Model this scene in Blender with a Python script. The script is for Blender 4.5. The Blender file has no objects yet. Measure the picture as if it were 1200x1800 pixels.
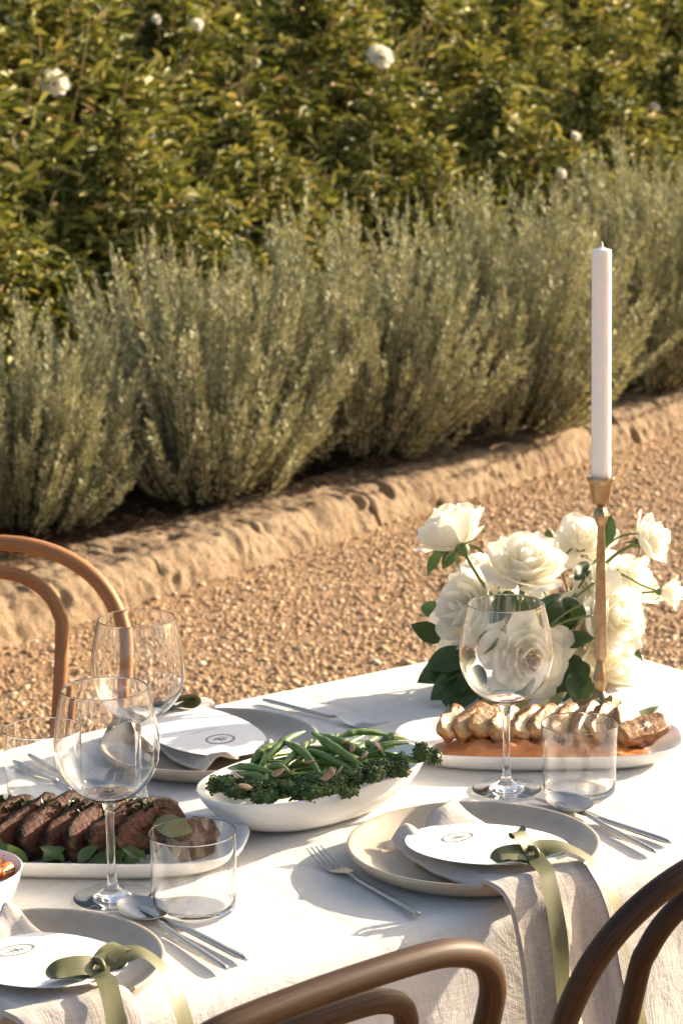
import bpy, bmesh, math, random
import numpy as np
from mathutils import Vector, Matrix, noise as mnoise

sc = bpy.context.scene
PI = math.pi
R = math.radians
rnd = random.Random(7)

# ------------------------------------------------------------------ camera
CAM_Z, PITCH, ROLL, FPX = 1.665, R(11.5), 0.019, 4250.0      # 85 mm lens, 24 x 36 mm portrait frame
cam_data = bpy.data.cameras.new('camera')
cam = bpy.data.objects.new('camera', cam_data)
sc.collection.objects.link(cam)
cam.location = (0, 0, CAM_Z)
cam.rotation_euler = (Matrix.Rotation(PI / 2 - PITCH, 3, 'X') @ Matrix.Rotation(-ROLL, 3, 'Z')).to_euler()
cam_data.sensor_fit = 'VERTICAL'
cam_data.sensor_height = 36.0
cam_data.sensor_width = 24.0
cam_data.lens = FPX / 1800 * 36
cam_data.clip_start = 0.05
cam_data.clip_end = 500
cam_data.dof.use_dof = True
cam_data.dof.focus_distance = 2.62
cam_data.dof.aperture_fstop = 14.0
sc.camera = cam

# ------------------------------------------------------------------ sky and sun
SUN_AZ, SUN_EL = R(32), R(19)                   # to the right and beyond the table, low
world = bpy.data.worlds.new('World')
sc.world = world
world.use_nodes = True
wn = world.node_tree
sky = wn.nodes.new('ShaderNodeTexSky')
sky.sky_type = 'NISHITA'
sky.sun_disc = False
sky.sun_elevation = SUN_EL
sky.sun_rotation = PI / 2 - SUN_AZ
sky.dust_density = 5.0
sky.ozone_density = 0.4
wn.links.new(sky.outputs[0], wn.nodes['Background'].inputs[0])
wn.nodes['Background'].inputs[1].default_value = 0.09
sun_data = bpy.data.lights.new('sun', 'SUN')
sun_data.energy = 5.0
sun_data.angle = R(0.53)
sun_data.color = (1.0, 0.83, 0.62)
sun = bpy.data.objects.new('sun', sun_data)
sc.collection.objects.link(sun)
sun_dir = Vector((math.cos(SUN_AZ) * math.cos(SUN_EL), math.sin(SUN_AZ) * math.cos(SUN_EL), math.sin(SUN_EL)))
sun.rotation_euler = sun_dir.to_track_quat('Z', 'Y').to_euler()
sun.location = sun_dir * 30
sc.view_settings.view_transform = 'Standard'
sc.view_settings.look = 'None'
sc.view_settings.exposure = 1.55
sc.view_settings.gamma = 1.0
sc.view_settings.use_curve_mapping = False

cy = sc.cycles
cy.use_denoising = True
cy.max_bounces = 14
cy.diffuse_bounces = 4
cy.glossy_bounces = 6
cy.transmission_bounces = 14
cy.transparent_max_bounces = 24
cy.sample_clamp_indirect = 12
cy.blur_glossy = 0.3

# ------------------------------------------------------------------ materials
def new_mat(name):
    m = bpy.data.materials.new(name)
    m.use_nodes = True
    nt = m.node_tree
    return m, nt, nt.nodes['Principled BSDF']

def N(nt, t, **kw):
    n = nt.nodes.new(t)
    for k, v in kw.items():
        if k in n.inputs.keys():
            n.inputs[k].default_value = v
        else:
            setattr(n, k, v)
    return n

def coords(nt, kind='Object', scale=(1, 1, 1), attr=None, rot=(0, 0, 0)):
    if attr:
        t = N(nt, 'ShaderNodeAttribute', attribute_name=attr)
        o = t.outputs['Vector']
    else:
        t = N(nt, 'ShaderNodeTexCoord')
        o = t.outputs[kind]
    mp = N(nt, 'ShaderNodeMapping')
    mp.inputs['Scale'].default_value = scale
    mp.inputs['Rotation'].default_value = rot
    nt.links.new(o, mp.inputs[0])
    return mp.outputs[0]

def ramp(nt, fac, stops, interp='LINEAR'):
    r = N(nt, 'ShaderNodeValToRGB')
    r.color_ramp.interpolation = interp
    els = r.color_ramp.elements
    while len(els) < len(stops):
        els.new(0.5)
    for e, (p, c) in zip(els, stops):
        e.position = p
        e.color = (c[0], c[1], c[2], 1)
    nt.links.new(fac, r.inputs[0])
    return r.outputs[0]

def noise_tex(nt, vec, scale, detail=4, rough=0.55, dist=0.0):
    n = N(nt, 'ShaderNodeTexNoise')
    n.inputs['Scale'].default_value = scale
    n.inputs['Detail'].default_value = detail
    n.inputs['Roughness'].default_value = rough
    n.inputs['Distortion'].default_value = dist
    nt.links.new(vec, n.inputs['Vector'])
    return n.outputs['Fac']

def bump(nt, bsdf, height, strength, distance=0.01, prev=None):
    b = N(nt, 'ShaderNodeBump')
    b.inputs['Strength'].default_value = strength
    b.inputs['Distance'].default_value = distance
    nt.links.new(height, b.inputs['Height'])
    if prev is not None:
        nt.links.new(prev, b.inputs['Normal'])
    nt.links.new(b.outputs[0], bsdf.inputs['Normal'])
    return b.outputs[0]

def mix(nt, a, b, fac, mode='MIX'):
    m = N(nt, 'ShaderNodeMix', data_type='RGBA', blend_type=mode)
    for v, i in ((a, 6), (b, 7)):
        if isinstance(v, tuple):
            m.inputs[i].default_value = (*v, 1)
        else:
            nt.links.new(v, m.inputs[i])
    if isinstance(fac, (int, float)):
        m.inputs[0].default_value = fac
    else:
        nt.links.new(fac, m.inputs[0])
    return m.outputs[2]

def simple(name, stops, rough=0.5, scale=20, spec=0.5, bumps=0.1, bscale=None, bdist=0.002, metal=0.0, vscale=(1, 1, 1),
           trans=0.0, coat=0.0, sheen=0.0, sss=0.0, sss_r=0.005, detail=5):
    m, nt, b = new_mat(name)
    v = coords(nt, scale=vscale)
    n = noise_tex(nt, v, scale, detail)
    c = ramp(nt, n, stops)
    nt.links.new(c, b.inputs['Base Color'])
    b.inputs['Roughness'].default_value = rough
    b.inputs['Specular IOR Level'].default_value = spec
    b.inputs['Metallic'].default_value = metal
    b.inputs['Coat Weight'].default_value = coat
    b.inputs['Sheen Weight'].default_value = sheen
    if sss:
        b.inputs['Subsurface Weight'].default_value = sss
        b.inputs['Subsurface Radius'].default_value = (1, 0.7, 0.5)
        b.inputs['Subsurface Scale'].default_value = sss_r
    if bumps:
        n2 = noise_tex(nt, v, bscale or scale * 2, 4)
        bump(nt, b, n2, bumps, bdist)
    if trans:
        add_trans(nt, b, c, trans)
    return m

def add_trans(nt, b, col, w, tint=(1.0, 1.0, 0.75)):
    t = N(nt, 'ShaderNodeBsdfTranslucent')
    if isinstance(col, tuple):
        t.inputs[0].default_value = (*col, 1)
    else:
        nt.links.new(mix(nt, col, tint, 1.0, 'MULTIPLY'), t.inputs[0])
    ms = N(nt, 'ShaderNodeMixShader')
    ms.inputs[0].default_value = w
    nt.links.new(b.outputs[0], ms.inputs[1])
    nt.links.new(t.outputs[0], ms.inputs[2])
    out = [n for n in nt.nodes if n.type == 'OUTPUT_MATERIAL'][0]
    nt.links.new(ms.outputs[0], out.inputs[0])
    return ms

def leaf_mat(name, stops, rough=0.42, trans=0.3, spec=0.5, noise_scale=25, coat=0.0):
    """foliage: the colour varies from leaf to leaf and a little inside each leaf"""
    m, nt, b = new_mat(name)
    g = N(nt, 'ShaderNodeNewGeometry')
    oi = N(nt, 'ShaderNodeObjectInfo')
    v = coords(nt)
    n = noise_tex(nt, v, noise_scale, 3)
    add = N(nt, 'ShaderNodeMath', operation='MULTIPLY_ADD')
    nt.links.new(n, add.inputs[0])
    add.inputs[1].default_value = 0.35
    nt.links.new(g.outputs['Random Per Island'], add.inputs[2])
    sub = N(nt, 'ShaderNodeMath', operation='SUBTRACT')
    nt.links.new(add.outputs[0], sub.inputs[0])
    sub.inputs[1].default_value = 0.175
    c = ramp(nt, sub.outputs[0], stops)
    nt.links.new(c, b.inputs['Base Color'])
    b.inputs['Roughness'].default_value = rough
    b.inputs['Specular IOR Level'].default_value = spec
    if trans:
        add_trans(nt, b, c, trans, (1.0, 0.95, 0.45))
    return m

M = {}
def build_materials():
    # linen tablecloth: slubbed weave, faint creases
    def linen(name, lo, hi, bs, tr, wr=0.25, rot=0.0):
        m, nt, b = new_mat(name)
        v1 = coords(nt, scale=(22, 700, 300), rot=(0, 0, rot))
        v2 = coords(nt, scale=(700, 22, 22), rot=(0, 0, rot))
        v = coords(nt)
        n1 = noise_tex(nt, v1, 1, 2)
        n2 = noise_tex(nt, v2, 1, 2)
        ad = N(nt, 'ShaderNodeMath', operation='ADD')
        nt.links.new(n1, ad.inputs[0]); nt.links.new(n2, ad.inputs[1])
        hf = N(nt, 'ShaderNodeMath', operation='MULTIPLY')
        nt.links.new(ad.outputs[0], hf.inputs[0]); hf.inputs[1].default_value = 0.5
        c = ramp(nt, hf.outputs[0], [(0.32, lo), (0.62, hi)])
        nt.links.new(c, b.inputs['Base Color'])
        b.inputs['Roughness'].default_value = 0.85
        b.inputs['Specular IOR Level'].default_value = 0.2
        b.inputs['Sheen Weight'].default_value = 0.15
        p = bump(nt, b, hf.outputs[0], bs, 0.0012)
        vw = coords(nt, scale=(1, 2.2, 1), rot=(0, 0, rot + 0.3))
        w = noise_tex(nt, vw, 14, 5, 0.6, 0.8)
        bump(nt, b, w, wr, 0.010, p)
        if tr:
            add_trans(nt, b, c, tr, (1, 0.93, 0.82))
        return m
    M['cloth'] = linen('white_linen', (0.64, 0.62, 0.59), (0.77, 0.75, 0.72), 0.55, 0.18, 0.36)
    M['napkin'] = linen('oatmeal_linen', (0.40, 0.365, 0.335), (0.58, 0.53, 0.49), 0.75, 0.12, 0.28, 0.5)
    # stoneware
    m, nt, b = new_mat('speckled_stoneware')
    v = coords(nt)
    n = noise_tex(nt, v, 30, 5)
    c1 = ramp(nt, n, [(0.3, (0.36, 0.305, 0.235)), (0.7, (0.44, 0.38, 0.30))])
    vor = N(nt, 'ShaderNodeTexVoronoi')
    vor.inputs['Scale'].default_value = 330
    nt.links.new(v, vor.inputs['Vector'])
    sp = ramp(nt, vor.outputs['Distance'], [(0.16, (1, 1, 1)), (0.24, (0, 0, 0))])
    n3 = noise_tex(nt, v, 160, 2)
    sel = ramp(nt, n3, [(0.52, (0, 0, 0)), (0.58, (1, 1, 1))])
    spk = mix(nt, sp, sel, 1.0, 'MULTIPLY')
    c = mix(nt, c1, (0.16, 0.125, 0.09), spk)
    nt.links.new(c, b.inputs['Base Color'])
    b.inputs['Roughness'].default_value = 0.28
    b.inputs['Coat Weight'].default_value = 0.25
    b.inputs['Coat Roughness'].default_value = 0.12
    bump(nt, b, n, 0.08, 0.002)
    M['stoneware'] = m
    M['porcelain'] = simple('white_porcelain', [(0.3, (0.80, 0.785, 0.755)), (0.7, (0.84, 0.825, 0.80))], 0.22, 8, 0.5, 0.03, 20)
    # bent wood, grain along the rod
    m, nt, b = new_mat('bent_beech')
    v = coords(nt, attr='grain', scale=(240, 240, 9))
    n = noise_tex(nt, v, 1.6, 6, 0.6, 0.4)
    v2 = coords(nt, attr='grain', scale=(9, 9, 1.2))
    n2 = noise_tex(nt, v2, 2, 3)
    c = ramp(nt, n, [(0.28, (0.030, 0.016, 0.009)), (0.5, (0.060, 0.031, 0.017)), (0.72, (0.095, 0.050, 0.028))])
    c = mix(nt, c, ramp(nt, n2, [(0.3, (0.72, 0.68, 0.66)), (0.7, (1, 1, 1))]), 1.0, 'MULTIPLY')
    nt.links.new(c, b.inputs['Base Color'])
    b.inputs['Roughness'].default_value = 0.55
    b.inputs['Specular IOR Level'].default_value = 0.22
    bump(nt, b, n, 0.3, 0.001)
    M['wood'] = m
    m2 = m.copy(); m2.name = 'lighter_beech'  # copy of the bent wood with a lighter brown ramp, for the far chair
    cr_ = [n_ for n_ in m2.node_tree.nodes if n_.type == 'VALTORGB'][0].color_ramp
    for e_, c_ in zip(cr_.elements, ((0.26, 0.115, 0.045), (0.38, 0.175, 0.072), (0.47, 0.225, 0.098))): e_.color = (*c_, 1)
    M['lighter'] = m2
    M['oak'] = m
    # steel
    m, nt, b = new_mat('brushed_steel')
    v = coords(nt, scale=(300, 12, 300))
    n = noise_tex(nt, v, 1, 3)
    b.inputs['Base Color'].default_value = (0.46, 0.45, 0.43, 1)
    b.inputs['Metallic'].default_value = 1
    rr = N(nt, 'ShaderNodeMapRange')
    nt.links.new(n, rr.inputs[0]); rr.inputs[3].default_value = 0.22; rr.inputs[4].default_value = 0.40
    nt.links.new(rr.outputs[0], b.inputs['Roughness'])
    M['steel'] = m
    M['brass'] = simple('aged_brass', [(0.3, (0.27, 0.185, 0.110)), (0.7, (0.46, 0.345, 0.22))], 0.34, 60, 0.5, 0.15, 90, 0.001, 1.0)
    M['wax'] = simple('white_wax', [(0.3, (0.88, 0.855, 0.81)), (0.7, (0.91, 0.89, 0.85))], 0.45, 15, 0.4, 0.06, 60, 0.002, sss=0.4, sss_r=0.01)
    M['wick'] = simple('waxed_wick', [(0.3, (0.7, 0.66, 0.6)), (0.7, (0.8, 0.76, 0.7))], 0.8, 200)
    M['card'] = simple('white_card', [(0.3, (0.76, 0.75, 0.74)), (0.7, (0.80, 0.79, 0.78))], 0.75, 200, 0.25, 0.05, 500)
    M['ink'] = simple('grey_ink', [(0.3, (0.15, 0.135, 0.125)), (0.7, (0.20, 0.185, 0.175))], 0.8, 100, 0.1, 0)
    M['ink_faint'] = simple('faint_ink', [(0.3, (0.24, 0.23, 0.23)), (0.7, (0.30, 0.29, 0.29))], 0.8, 100, 0.1, 0)
    # satin ribbon
    m, nt, b = new_mat('olive_satin')
    v = coords(nt, attr='grain', scale=(1500, 1500, 30))
    n = noise_tex(nt, v, 1, 2)
    c = ramp(nt, n, [(0.3, (0.095, 0.098, 0.042)), (0.7, (0.155, 0.152, 0.075))])
    nt.links.new(c, b.inputs['Base Color'])
    b.inputs['Roughness'].default_value = 0.42
    b.inputs['Sheen Weight'].default_value = 0.03
    b.inputs['Specular IOR Level'].default_value = 0.35
    bump(nt, b, n, 0.12, 0.0006)
    add_trans(nt, b, c, 0.07, (1, 0.95, 0.6))
    M['ribbon'] = m
    # glass
    m, nt, b = new_mat('clear_glass')
    b.inputs['Base Color'].default_value = (1, 1, 1, 1)
    b.inputs['Roughness'].default_value = 0.0
    b.inputs['IOR'].default_value = 1.47
    b.inputs['Transmission Weight'].default_value = 1.0
    M['glass'] = m
    # flowers
    m, nt, b = new_mat('white_petal')
    v = coords(nt)
    n = noise_tex(nt, v, 40, 3)
    c = ramp(nt, n, [(0.3, (0.86, 0.83, 0.73)), (0.7, (0.92, 0.905, 0.85))])
    nt.links.new(c, b.inputs['Base Color'])
    b.inputs['Roughness'].default_value = 0.6
    b.inputs['Specular IOR Level'].default_value = 0.25
    vv = coords(nt, scale=(60, 60, 8))
    bump(nt, b, noise_tex(nt, vv, 3, 3), 0.12, 0.002)
    add_trans(nt, b, c, 0.5, (1, 0.98, 0.91))
    M['petal'] = m
    M['stamen'] = simple('golden_stamen', [(0.3, (0.38, 0.22, 0.08)), (0.7, (0.6, 0.42, 0.18))], 0.7, 300)
    M['rose_leaf'] = leaf_mat('rose_leaf', [(0, (0.022, 0.046, 0.014)), (0.6, (0.045, 0.085, 0.024)), (1, (0.085, 0.13, 0.04))], 0.38, 0.22)
    M['green_stem'] = simple('green_stem', [(0.3, (0.09, 0.13, 0.035)), (0.7, (0.17, 0.20, 0.065))], 0.5, 60)
    M['bush_leaf'] = leaf_mat('garden_leaf', [(0, (0.034, 0.048, 0.011)), (0.35, (0.120, 0.140, 0.033)), (0.72, (0.300, 0.300, 0.086)), (0.95, (0.46, 0.41, 0.16)), (0.985, (0.42, 0.20, 0.09)), (1, (0.46, 0.40, 0.24))], 0.6, 0.20, 0.22)
    M['cane'] = simple('rose_cane', [(0.3, (0.16, 0.13, 0.05)), (0.7, (0.28, 0.19, 0.09))], 0.6, 30)
    M['rosemary'] = leaf_mat('grey_green_needle', [(0, (0.23, 0.235, 0.145)), (0.5, (0.36, 0.36, 0.235)), (1, (0.51, 0.495, 0.34))], 0.75, 0.12, 0.15)
    M['twig'] = simple('brown_twig', [(0.3, (0.055, 0.040, 0.022)), (0.7, (0.12, 0.09, 0.05))], 0.8, 40)
    # ground
    m, nt, b = new_mat('gravel_bed')
    v = coords(nt)
    n1 = noise_tex(nt, v, 60, 6, 0.7); n2 = noise_tex(nt, v, 2.2, 4)
    c = ramp(nt, n1, [(0.3, (0.24, 0.14, 0.068)), (0.55, (0.38, 0.235, 0.118)), (0.75, (0.48, 0.32, 0.175))])
    c = mix(nt, c, ramp(nt, n2, [(0.35, (0.75, 0.72, 0.70)), (0.65, (1, 1, 1))]), 1, 'MULTIPLY')
    nt.links.new(c, b.inputs['Base Color']); b.inputs['Roughness'].default_value = 0.9
    bump(nt, b, n1, 0.6, 0.01)
    M['gravel'] = m
    M['pebble'] = leaf_mat('tan_pebble', [(0, (0.22, 0.130, 0.064)), (0.4, (0.40, 0.250, 0.128)), (0.8, (0.51, 0.340, 0.190)), (0.95, (0.58, 0.43, 0.28)), (1, (0.68, 0.59, 0.48))], 0.7, 0, 0.3, 120)
    # stone
    m, nt, b = new_mat('weathered_limestone')
    v = coords(nt)
    n1 = noise_tex(nt, v, 9, 8, 0.65); n2 = noise_tex(nt, v, 55, 5, 0.7)
    c = ramp(nt, n1, [(0.28, (0.20, 0.130, 0.074)), (0.46, (0.33, 0.225, 0.130)), (0.7, (0.43, 0.32, 0.205))])
    c = mix(nt, c, ramp(nt, n2, [(0.30, (0.55, 0.48, 0.42)), (0.48, (1, 1, 1))]), 0.8, 'MULTIPLY')
    nt.links.new(c, b.inputs['Base Color']); b.inputs['Roughness'].default_value = 0.92
    p = bump(nt, b, n1, 0.9, 0.05); bump(nt, b, n2, 1.0, 0.02, p)
    M['stone'] = m
    M['soil'] = simple('dark_soil', [(0.3, (0.035, 0.022, 0.013)), (0.55, (0.075, 0.046, 0.027)), (0.75, (0.15, 0.085, 0.05))], 0.95, 22, 0.2, 0.8, 40, 0.03, detail=8)
    M['litter'] = leaf_mat('dry_leaf_litter', [(0, (0.09, 0.04, 0.02)), (0.5, (0.20, 0.095, 0.05)), (1, (0.34, 0.20, 0.11))], 0.7, 0.15)
    # food
    m, nt, b = new_mat('roast_beef')
    v = coords(nt)
    n = noise_tex(nt, v, 90, 6, 0.65); n2 = noise_tex(nt, coords(nt, scale=(60, 60, 340)), 1, 4)
    g = N(nt, 'ShaderNodeAttribute', attribute_name='crust')
    meat = ramp(nt, n2, [(0.3, (0.026, 0.007, 0.003)), (0.55, (0.070, 0.019, 0.0075)), (0.75, (0.135, 0.040, 0.017))])
    crust = ramp(nt, n, [(0.38, (0.010, 0.0055, 0.0035)), (0.52, (0.045, 0.022, 0.012)), (0.72, (0.16, 0.088, 0.046))])
    c = mix(nt, meat, crust, g.outputs['Fac'])
    nt.links.new(c, b.inputs['Base Color']); b.inputs['Roughness'].default_value = 0.42
    b.inputs['Specular IOR Level'].default_value = 0.13
    bump(nt, b, n, 0.9, 0.004)
    M['beef'] = m
    m, nt, b = new_mat('roast_chicken')
    n = noise_tex(nt, v2 := coords(nt), 75, 5, 0.6); n2 = noise_tex(nt, v2, 28, 5, 0.6)
    g = N(nt, 'ShaderNodeAttribute', attribute_name='crust')
    meat = ramp(nt, n, [(0.3, (0.36, 0.215, 0.10)), (0.7, (0.52, 0.35, 0.19))])
    skin = ramp(nt, n2, [(0.42, (0.44, 0.24, 0.09)), (0.53, (0.30, 0.125, 0.038)), (0.62, (0.085, 0.030, 0.010))])
    md = N(nt, 'ShaderNodeMath', operation='MULTIPLY_ADD'); nt.links.new(n2, md.inputs[0]); md.inputs[1].default_value = 4.0; md.inputs[2].default_value = -1.2
    mu = N(nt, 'ShaderNodeMath', operation='MULTIPLY', use_clamp=True); nt.links.new(md.outputs[0], mu.inputs[0]); nt.links.new(g.outputs['Fac'], mu.inputs[1])
    ag = N(nt, 'ShaderNodeMath', operation='MULTIPLY_ADD', use_clamp=True); nt.links.new(mu.outputs[0], ag.inputs[0]); ag.inputs[1].default_value = 2.2; ag.inputs[2].default_value = 0.0
    c = mix(nt, meat, skin, ag.outputs[0])
    nt.links.new(c, b.inputs['Base Color']); b.inputs['Roughness'].default_value = 0.36
    b.inputs['Subsurface Weight'].default_value = 0.15; b.inputs['Subsurface Scale'].default_value = 0.005
    bump(nt, b, n, 0.8, 0.004)
    M['chicken'] = m
    M['puree'] = simple('orange_puree', [(0.3, (0.40, 0.125, 0.032)), (0.7, (0.55, 0.215, 0.065))], 0.38, 60, 0.5, 0.5, 70, 0.006, sss=0.1)
    M['carrot'] = simple('roast_carrot', [(0.3, (0.36, 0.085, 0.016)), (0.6, (0.58, 0.165, 0.03)), (0.75, (0.16, 0.05, 0.015))], 0.35, 50, 0.5, 0.3, 80, 0.003)
    M['bean'] = simple('green_bean', [(0.3, (0.075, 0.135, 0.026)), (0.7, (0.155, 0.245, 0.058))], 0.33, 70, 0.5, 0.2, 300, 0.001)
    M['floret'] = leaf_mat('broccoli_bud', [(0, (0.026, 0.052, 0.012)), (0.6, (0.060, 0.105, 0.022)), (1, (0.15, 0.20, 0.045))], 0.55, 0.05, 0.4, 100)
    M['almond'] = simple('toasted_almond', [(0.3, (0.26, 0.125, 0.05)), (0.6, (0.50, 0.32, 0.18)), (0.8, (0.6, 0.45, 0.3))], 0.5, 80)
    M['spinach'] = leaf_mat('baby_leaf', [(0, (0.025, 0.055, 0.012)), (0.6, (0.06, 0.105, 0.024)), (1, (0.12, 0.17, 0.05))], 0.35, 0.2, 0.5, 40)
    M['sage'] = leaf_mat('sage_leaf', [(0, (0.09, 0.115, 0.055)), (1, (0.19, 0.21, 0.115))], 0.6, 0.25, 0.3, 60)
    M['herb'] = leaf_mat('chopped_herb', [(0, (0.015, 0.03, 0.006)), (0.7, (0.05, 0.075, 0.015)), (1, (0.14, 0.13, 0.035))], 0.4, 0.1, 0.5, 200)
build_materials()

# ------------------------------------------------------------------ helpers
def view_ray(x, y):
    dx, dy = x - 600, y - 900
    u = (math.cos(ROLL) * dx - math.sin(ROLL) * dy) / FPX; v = -(math.cos(ROLL) * dy + math.sin(ROLL) * dx) / FPX
    return Vector((u, math.cos(PITCH) + v * math.sin(PITCH), -math.sin(PITCH) + v * math.cos(PITCH)))

def at(x, y, z):
    """the point at height z seen at pixel (x, y) of the photograph: real places on the table or ground"""
    d = view_ray(x, y)
    return Vector((0, 0, CAM_Z)) + d * ((z - CAM_Z) / d.z)

def at_depth(x, y, Y):
    d = view_ray(x, y)
    return Vector((0, 0, CAM_Z)) + d * (Y / d.y)

def link(o):
    sc.collection.objects.link(o)
    return o

def tag(o, label=None, cat=None, group=None, kind=None):
    if label: o['label'] = label
    if cat: o['category'] = cat
    if group: o['group'] = group
    if kind: o['kind'] = kind
    return o

def thing(name, label, cat, loc=(0, 0, 0), rz=0.0, group=None):
    o = link(bpy.data.objects.new(name, None))
    o.empty_display_size = 0.05
    o.location = loc
    o.rotation_euler = (0, 0, rz)
    return tag(o, label, cat, group)

def mesh(name, V, F, mat, smooth=True, attrs=None, recalc=True):
    me = bpy.data.meshes.new(name)
    if isinstance(F, np.ndarray):
        V = np.asarray(V, np.float32); n, k = F.shape
        me.vertices.add(len(V)); me.vertices.foreach_set('co', V.ravel())
        me.loops.add(n * k); me.loops.foreach_set('vertex_index', F.astype(np.int32).ravel())
        me.polygons.add(n)
        me.polygons.foreach_set('loop_start', np.arange(0, n * k, k, dtype=np.int32))
        me.polygons.foreach_set('loop_total', np.full(n, k, np.int32))
        me.update(calc_edges=True)
        me.validate()
    else:
        me.from_pydata([tuple(p) for p in V], [], F)
        me.update()
        if recalc:
            bm = bmesh.new(); bm.from_mesh(me); bmesh.ops.recalc_face_normals(bm, faces=bm.faces); bm.to_mesh(me); bm.free()
    me.polygons.foreach_set('use_smooth', np.full(len(me.polygons), smooth))
    for nm, (typ, arr) in (attrs or {}).items():
        a = me.attributes.new(nm, typ, 'POINT')
        a.data.foreach_set('vector' if typ == 'FLOAT_VECTOR' else 'value', np.asarray(arr, np.float32).ravel())
    me.materials.append(mat)
    return me

def obj(name, me, parent=None, loc=None, rot=None, scale=None):
    o = link(bpy.data.objects.new(name, me))
    if parent: o.parent = parent
    if loc is not None: o.location = loc
    if rot is not None: o.rotation_euler = rot
    if scale is not None: o.scale = scale
    return o

def copy_tree(o, parent=None):
    c = o.copy(); link(c); c.parent = parent
    for ch in o.children:
        if ch.name in sc.objects: copy_tree(ch, c)
    return c

def loft(rings, close=True, cap0=True, cap1=True):
    """rings: equal-length point lists -> V, F"""
    n = len(rings[0]); V = [p for r in rings for p in r]; F = []
    for i in range(len(rings) - 1):
        for j in range(n if close else n - 1):
            k = (j + 1) % n
            F.append((i * n + j, i * n + k, (i + 1) * n + k, (i + 1) * n + j))
    if cap0: F.append(tuple(reversed(range(n))))
    if cap1: F.append(tuple(range((len(rings) - 1) * n, len(rings) * n)))
    return V, F

def lathe(prof, seg=48, sx=1.0, sy=1.0, power=2.0):
    """profile [(r, z)], a superellipse in plan when power > 2"""
    rings = []
    for r, z in prof:
        ring = []
        for k in range(seg):
            a = 2 * PI * k / seg
            c, s = math.cos(a), math.sin(a)
            if power != 2.0:
                q = (abs(c) ** power + abs(s) ** power) ** (-1 / power)
                c, s = c * q, s * q
            ring.append((r * c * sx, r * s * sy, z))
        rings.append(ring)
    return rings

def smooth_path(pts, n=8, closed=False):
    """Catmull-Rom through the points"""
    P = [Vector(p) for p in pts]; out = []
    m = len(P)
    for i in range(m if closed else m - 1):
        if closed:
            a, b, c, d = P[(i - 1) % m], P[i], P[(i + 1) % m], P[(i + 2) % m]
        else:
            a, b, c, d = P[max(i - 1, 0)], P[i], P[i + 1], P[min(i + 2, m - 1)]
        for k in range(n):
            t = k / n
            out.append(0.5 * ((2 * b) + (c - a) * t + (2 * a - 5 * b + 4 * c - d) * t * t + (3 * b - a - 3 * c + d) * t ** 3))
    if not closed: out.append(P[-1])
    return out

def tube(path, rad, seg=10, cap=True, closed=False, flat=1.0, up=None):
    """swept tube; returns V, F and the unbent 'grain' coordinates"""
    P = [Vector(p) for p in path]; n = len(P)
    rads = rad if isinstance(rad, (list, tuple)) else [rad] * n
    rings, grain = [], []
    T0 = None; nrm = None; s = 0
    for i in range(n):
        if closed: t = (P[(i + 1) % n] - P[i - 1]).normalized()
        else: t = (P[min(i + 1, n - 1)] - P[max(i - 1, 0)]).normalized()
        if nrm is None:
            ref = Vector(up) if up else (Vector((0, 0, 1)) if abs(t.z) < 0.9 else Vector((1, 0, 0)))
            nrm = (ref - t * ref.dot(t)).normalized()
        elif up:
            ref = Vector(up); q = ref - t * ref.dot(t)
            nrm = q.normalized() if q.length > 1e-4 else nrm
        else:
            nrm = (T0.rotation_difference(t)) @ nrm
            nrm = (nrm - t * nrm.dot(t)).normalized()
        T0 = t
        b = t.cross(nrm)
        if i: s += (P[i] - P[i - 1]).length
        ring = []
        for k in range(seg):
            a = 2 * PI * k / seg
            ring.append(tuple(P[i] + (b * math.cos(a) + nrm * (math.sin(a) * flat)) * rads[i]))
            grain.append((math.cos(a) * rads[i], math.sin(a) * rads[i], s))
        rings.append(ring)
    if closed:
        rings.append(rings[0]); grain += grain[:seg]
    V, F = loft(rings, True, cap and not closed, cap and not closed)
    return V, F, grain

def tube_mesh(name, path, rad, mat, seg=10, **kw):
    V, F, g = tube(path, rad, seg, **kw)
    return mesh(name, V, F, mat, True, {'grain': ('FLOAT_VECTOR', g)})

def grid(fn, nu, nv):
    V = [tuple(fn(i / (nu - 1), j / (nv - 1))) for j in range(nv) for i in range(nu)]
    F = [(j * nu + i, j * nu + i + 1, (j + 1) * nu + i + 1, (j + 1) * nu + i) for j in range(nv - 1) for i in range(nu - 1)]
    return V, F

def join(parts):
    V, F = [], []
    for v, f in parts:
        o = len(V); V += list(v); F += [tuple(i + o for i in q) for q in f]
    return V, F

def nz(x, y=0.0, z=0.0):
    return mnoise.noise(Vector((x, y, z)))

def solid(o, t, offset=-1.0):
    m = o.modifiers.new('thickness', 'SOLIDIFY'); m.thickness = t; m.offset = offset
    return o

def lerp_keys(keys, t):
    """keys: [(t, a, b, ...)] piecewise smooth interpolation"""
    if t <= keys[0][0]: return keys[0][1:]
    for k0, k1 in zip(keys, keys[1:]):
        if t <= k1[0]:
            u = (t - k0[0]) / (k1[0] - k0[0])
            return tuple(a + (b - a) * u for a, b in zip(k0[1:], k1[1:]))
    return keys[-1][1:]

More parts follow.
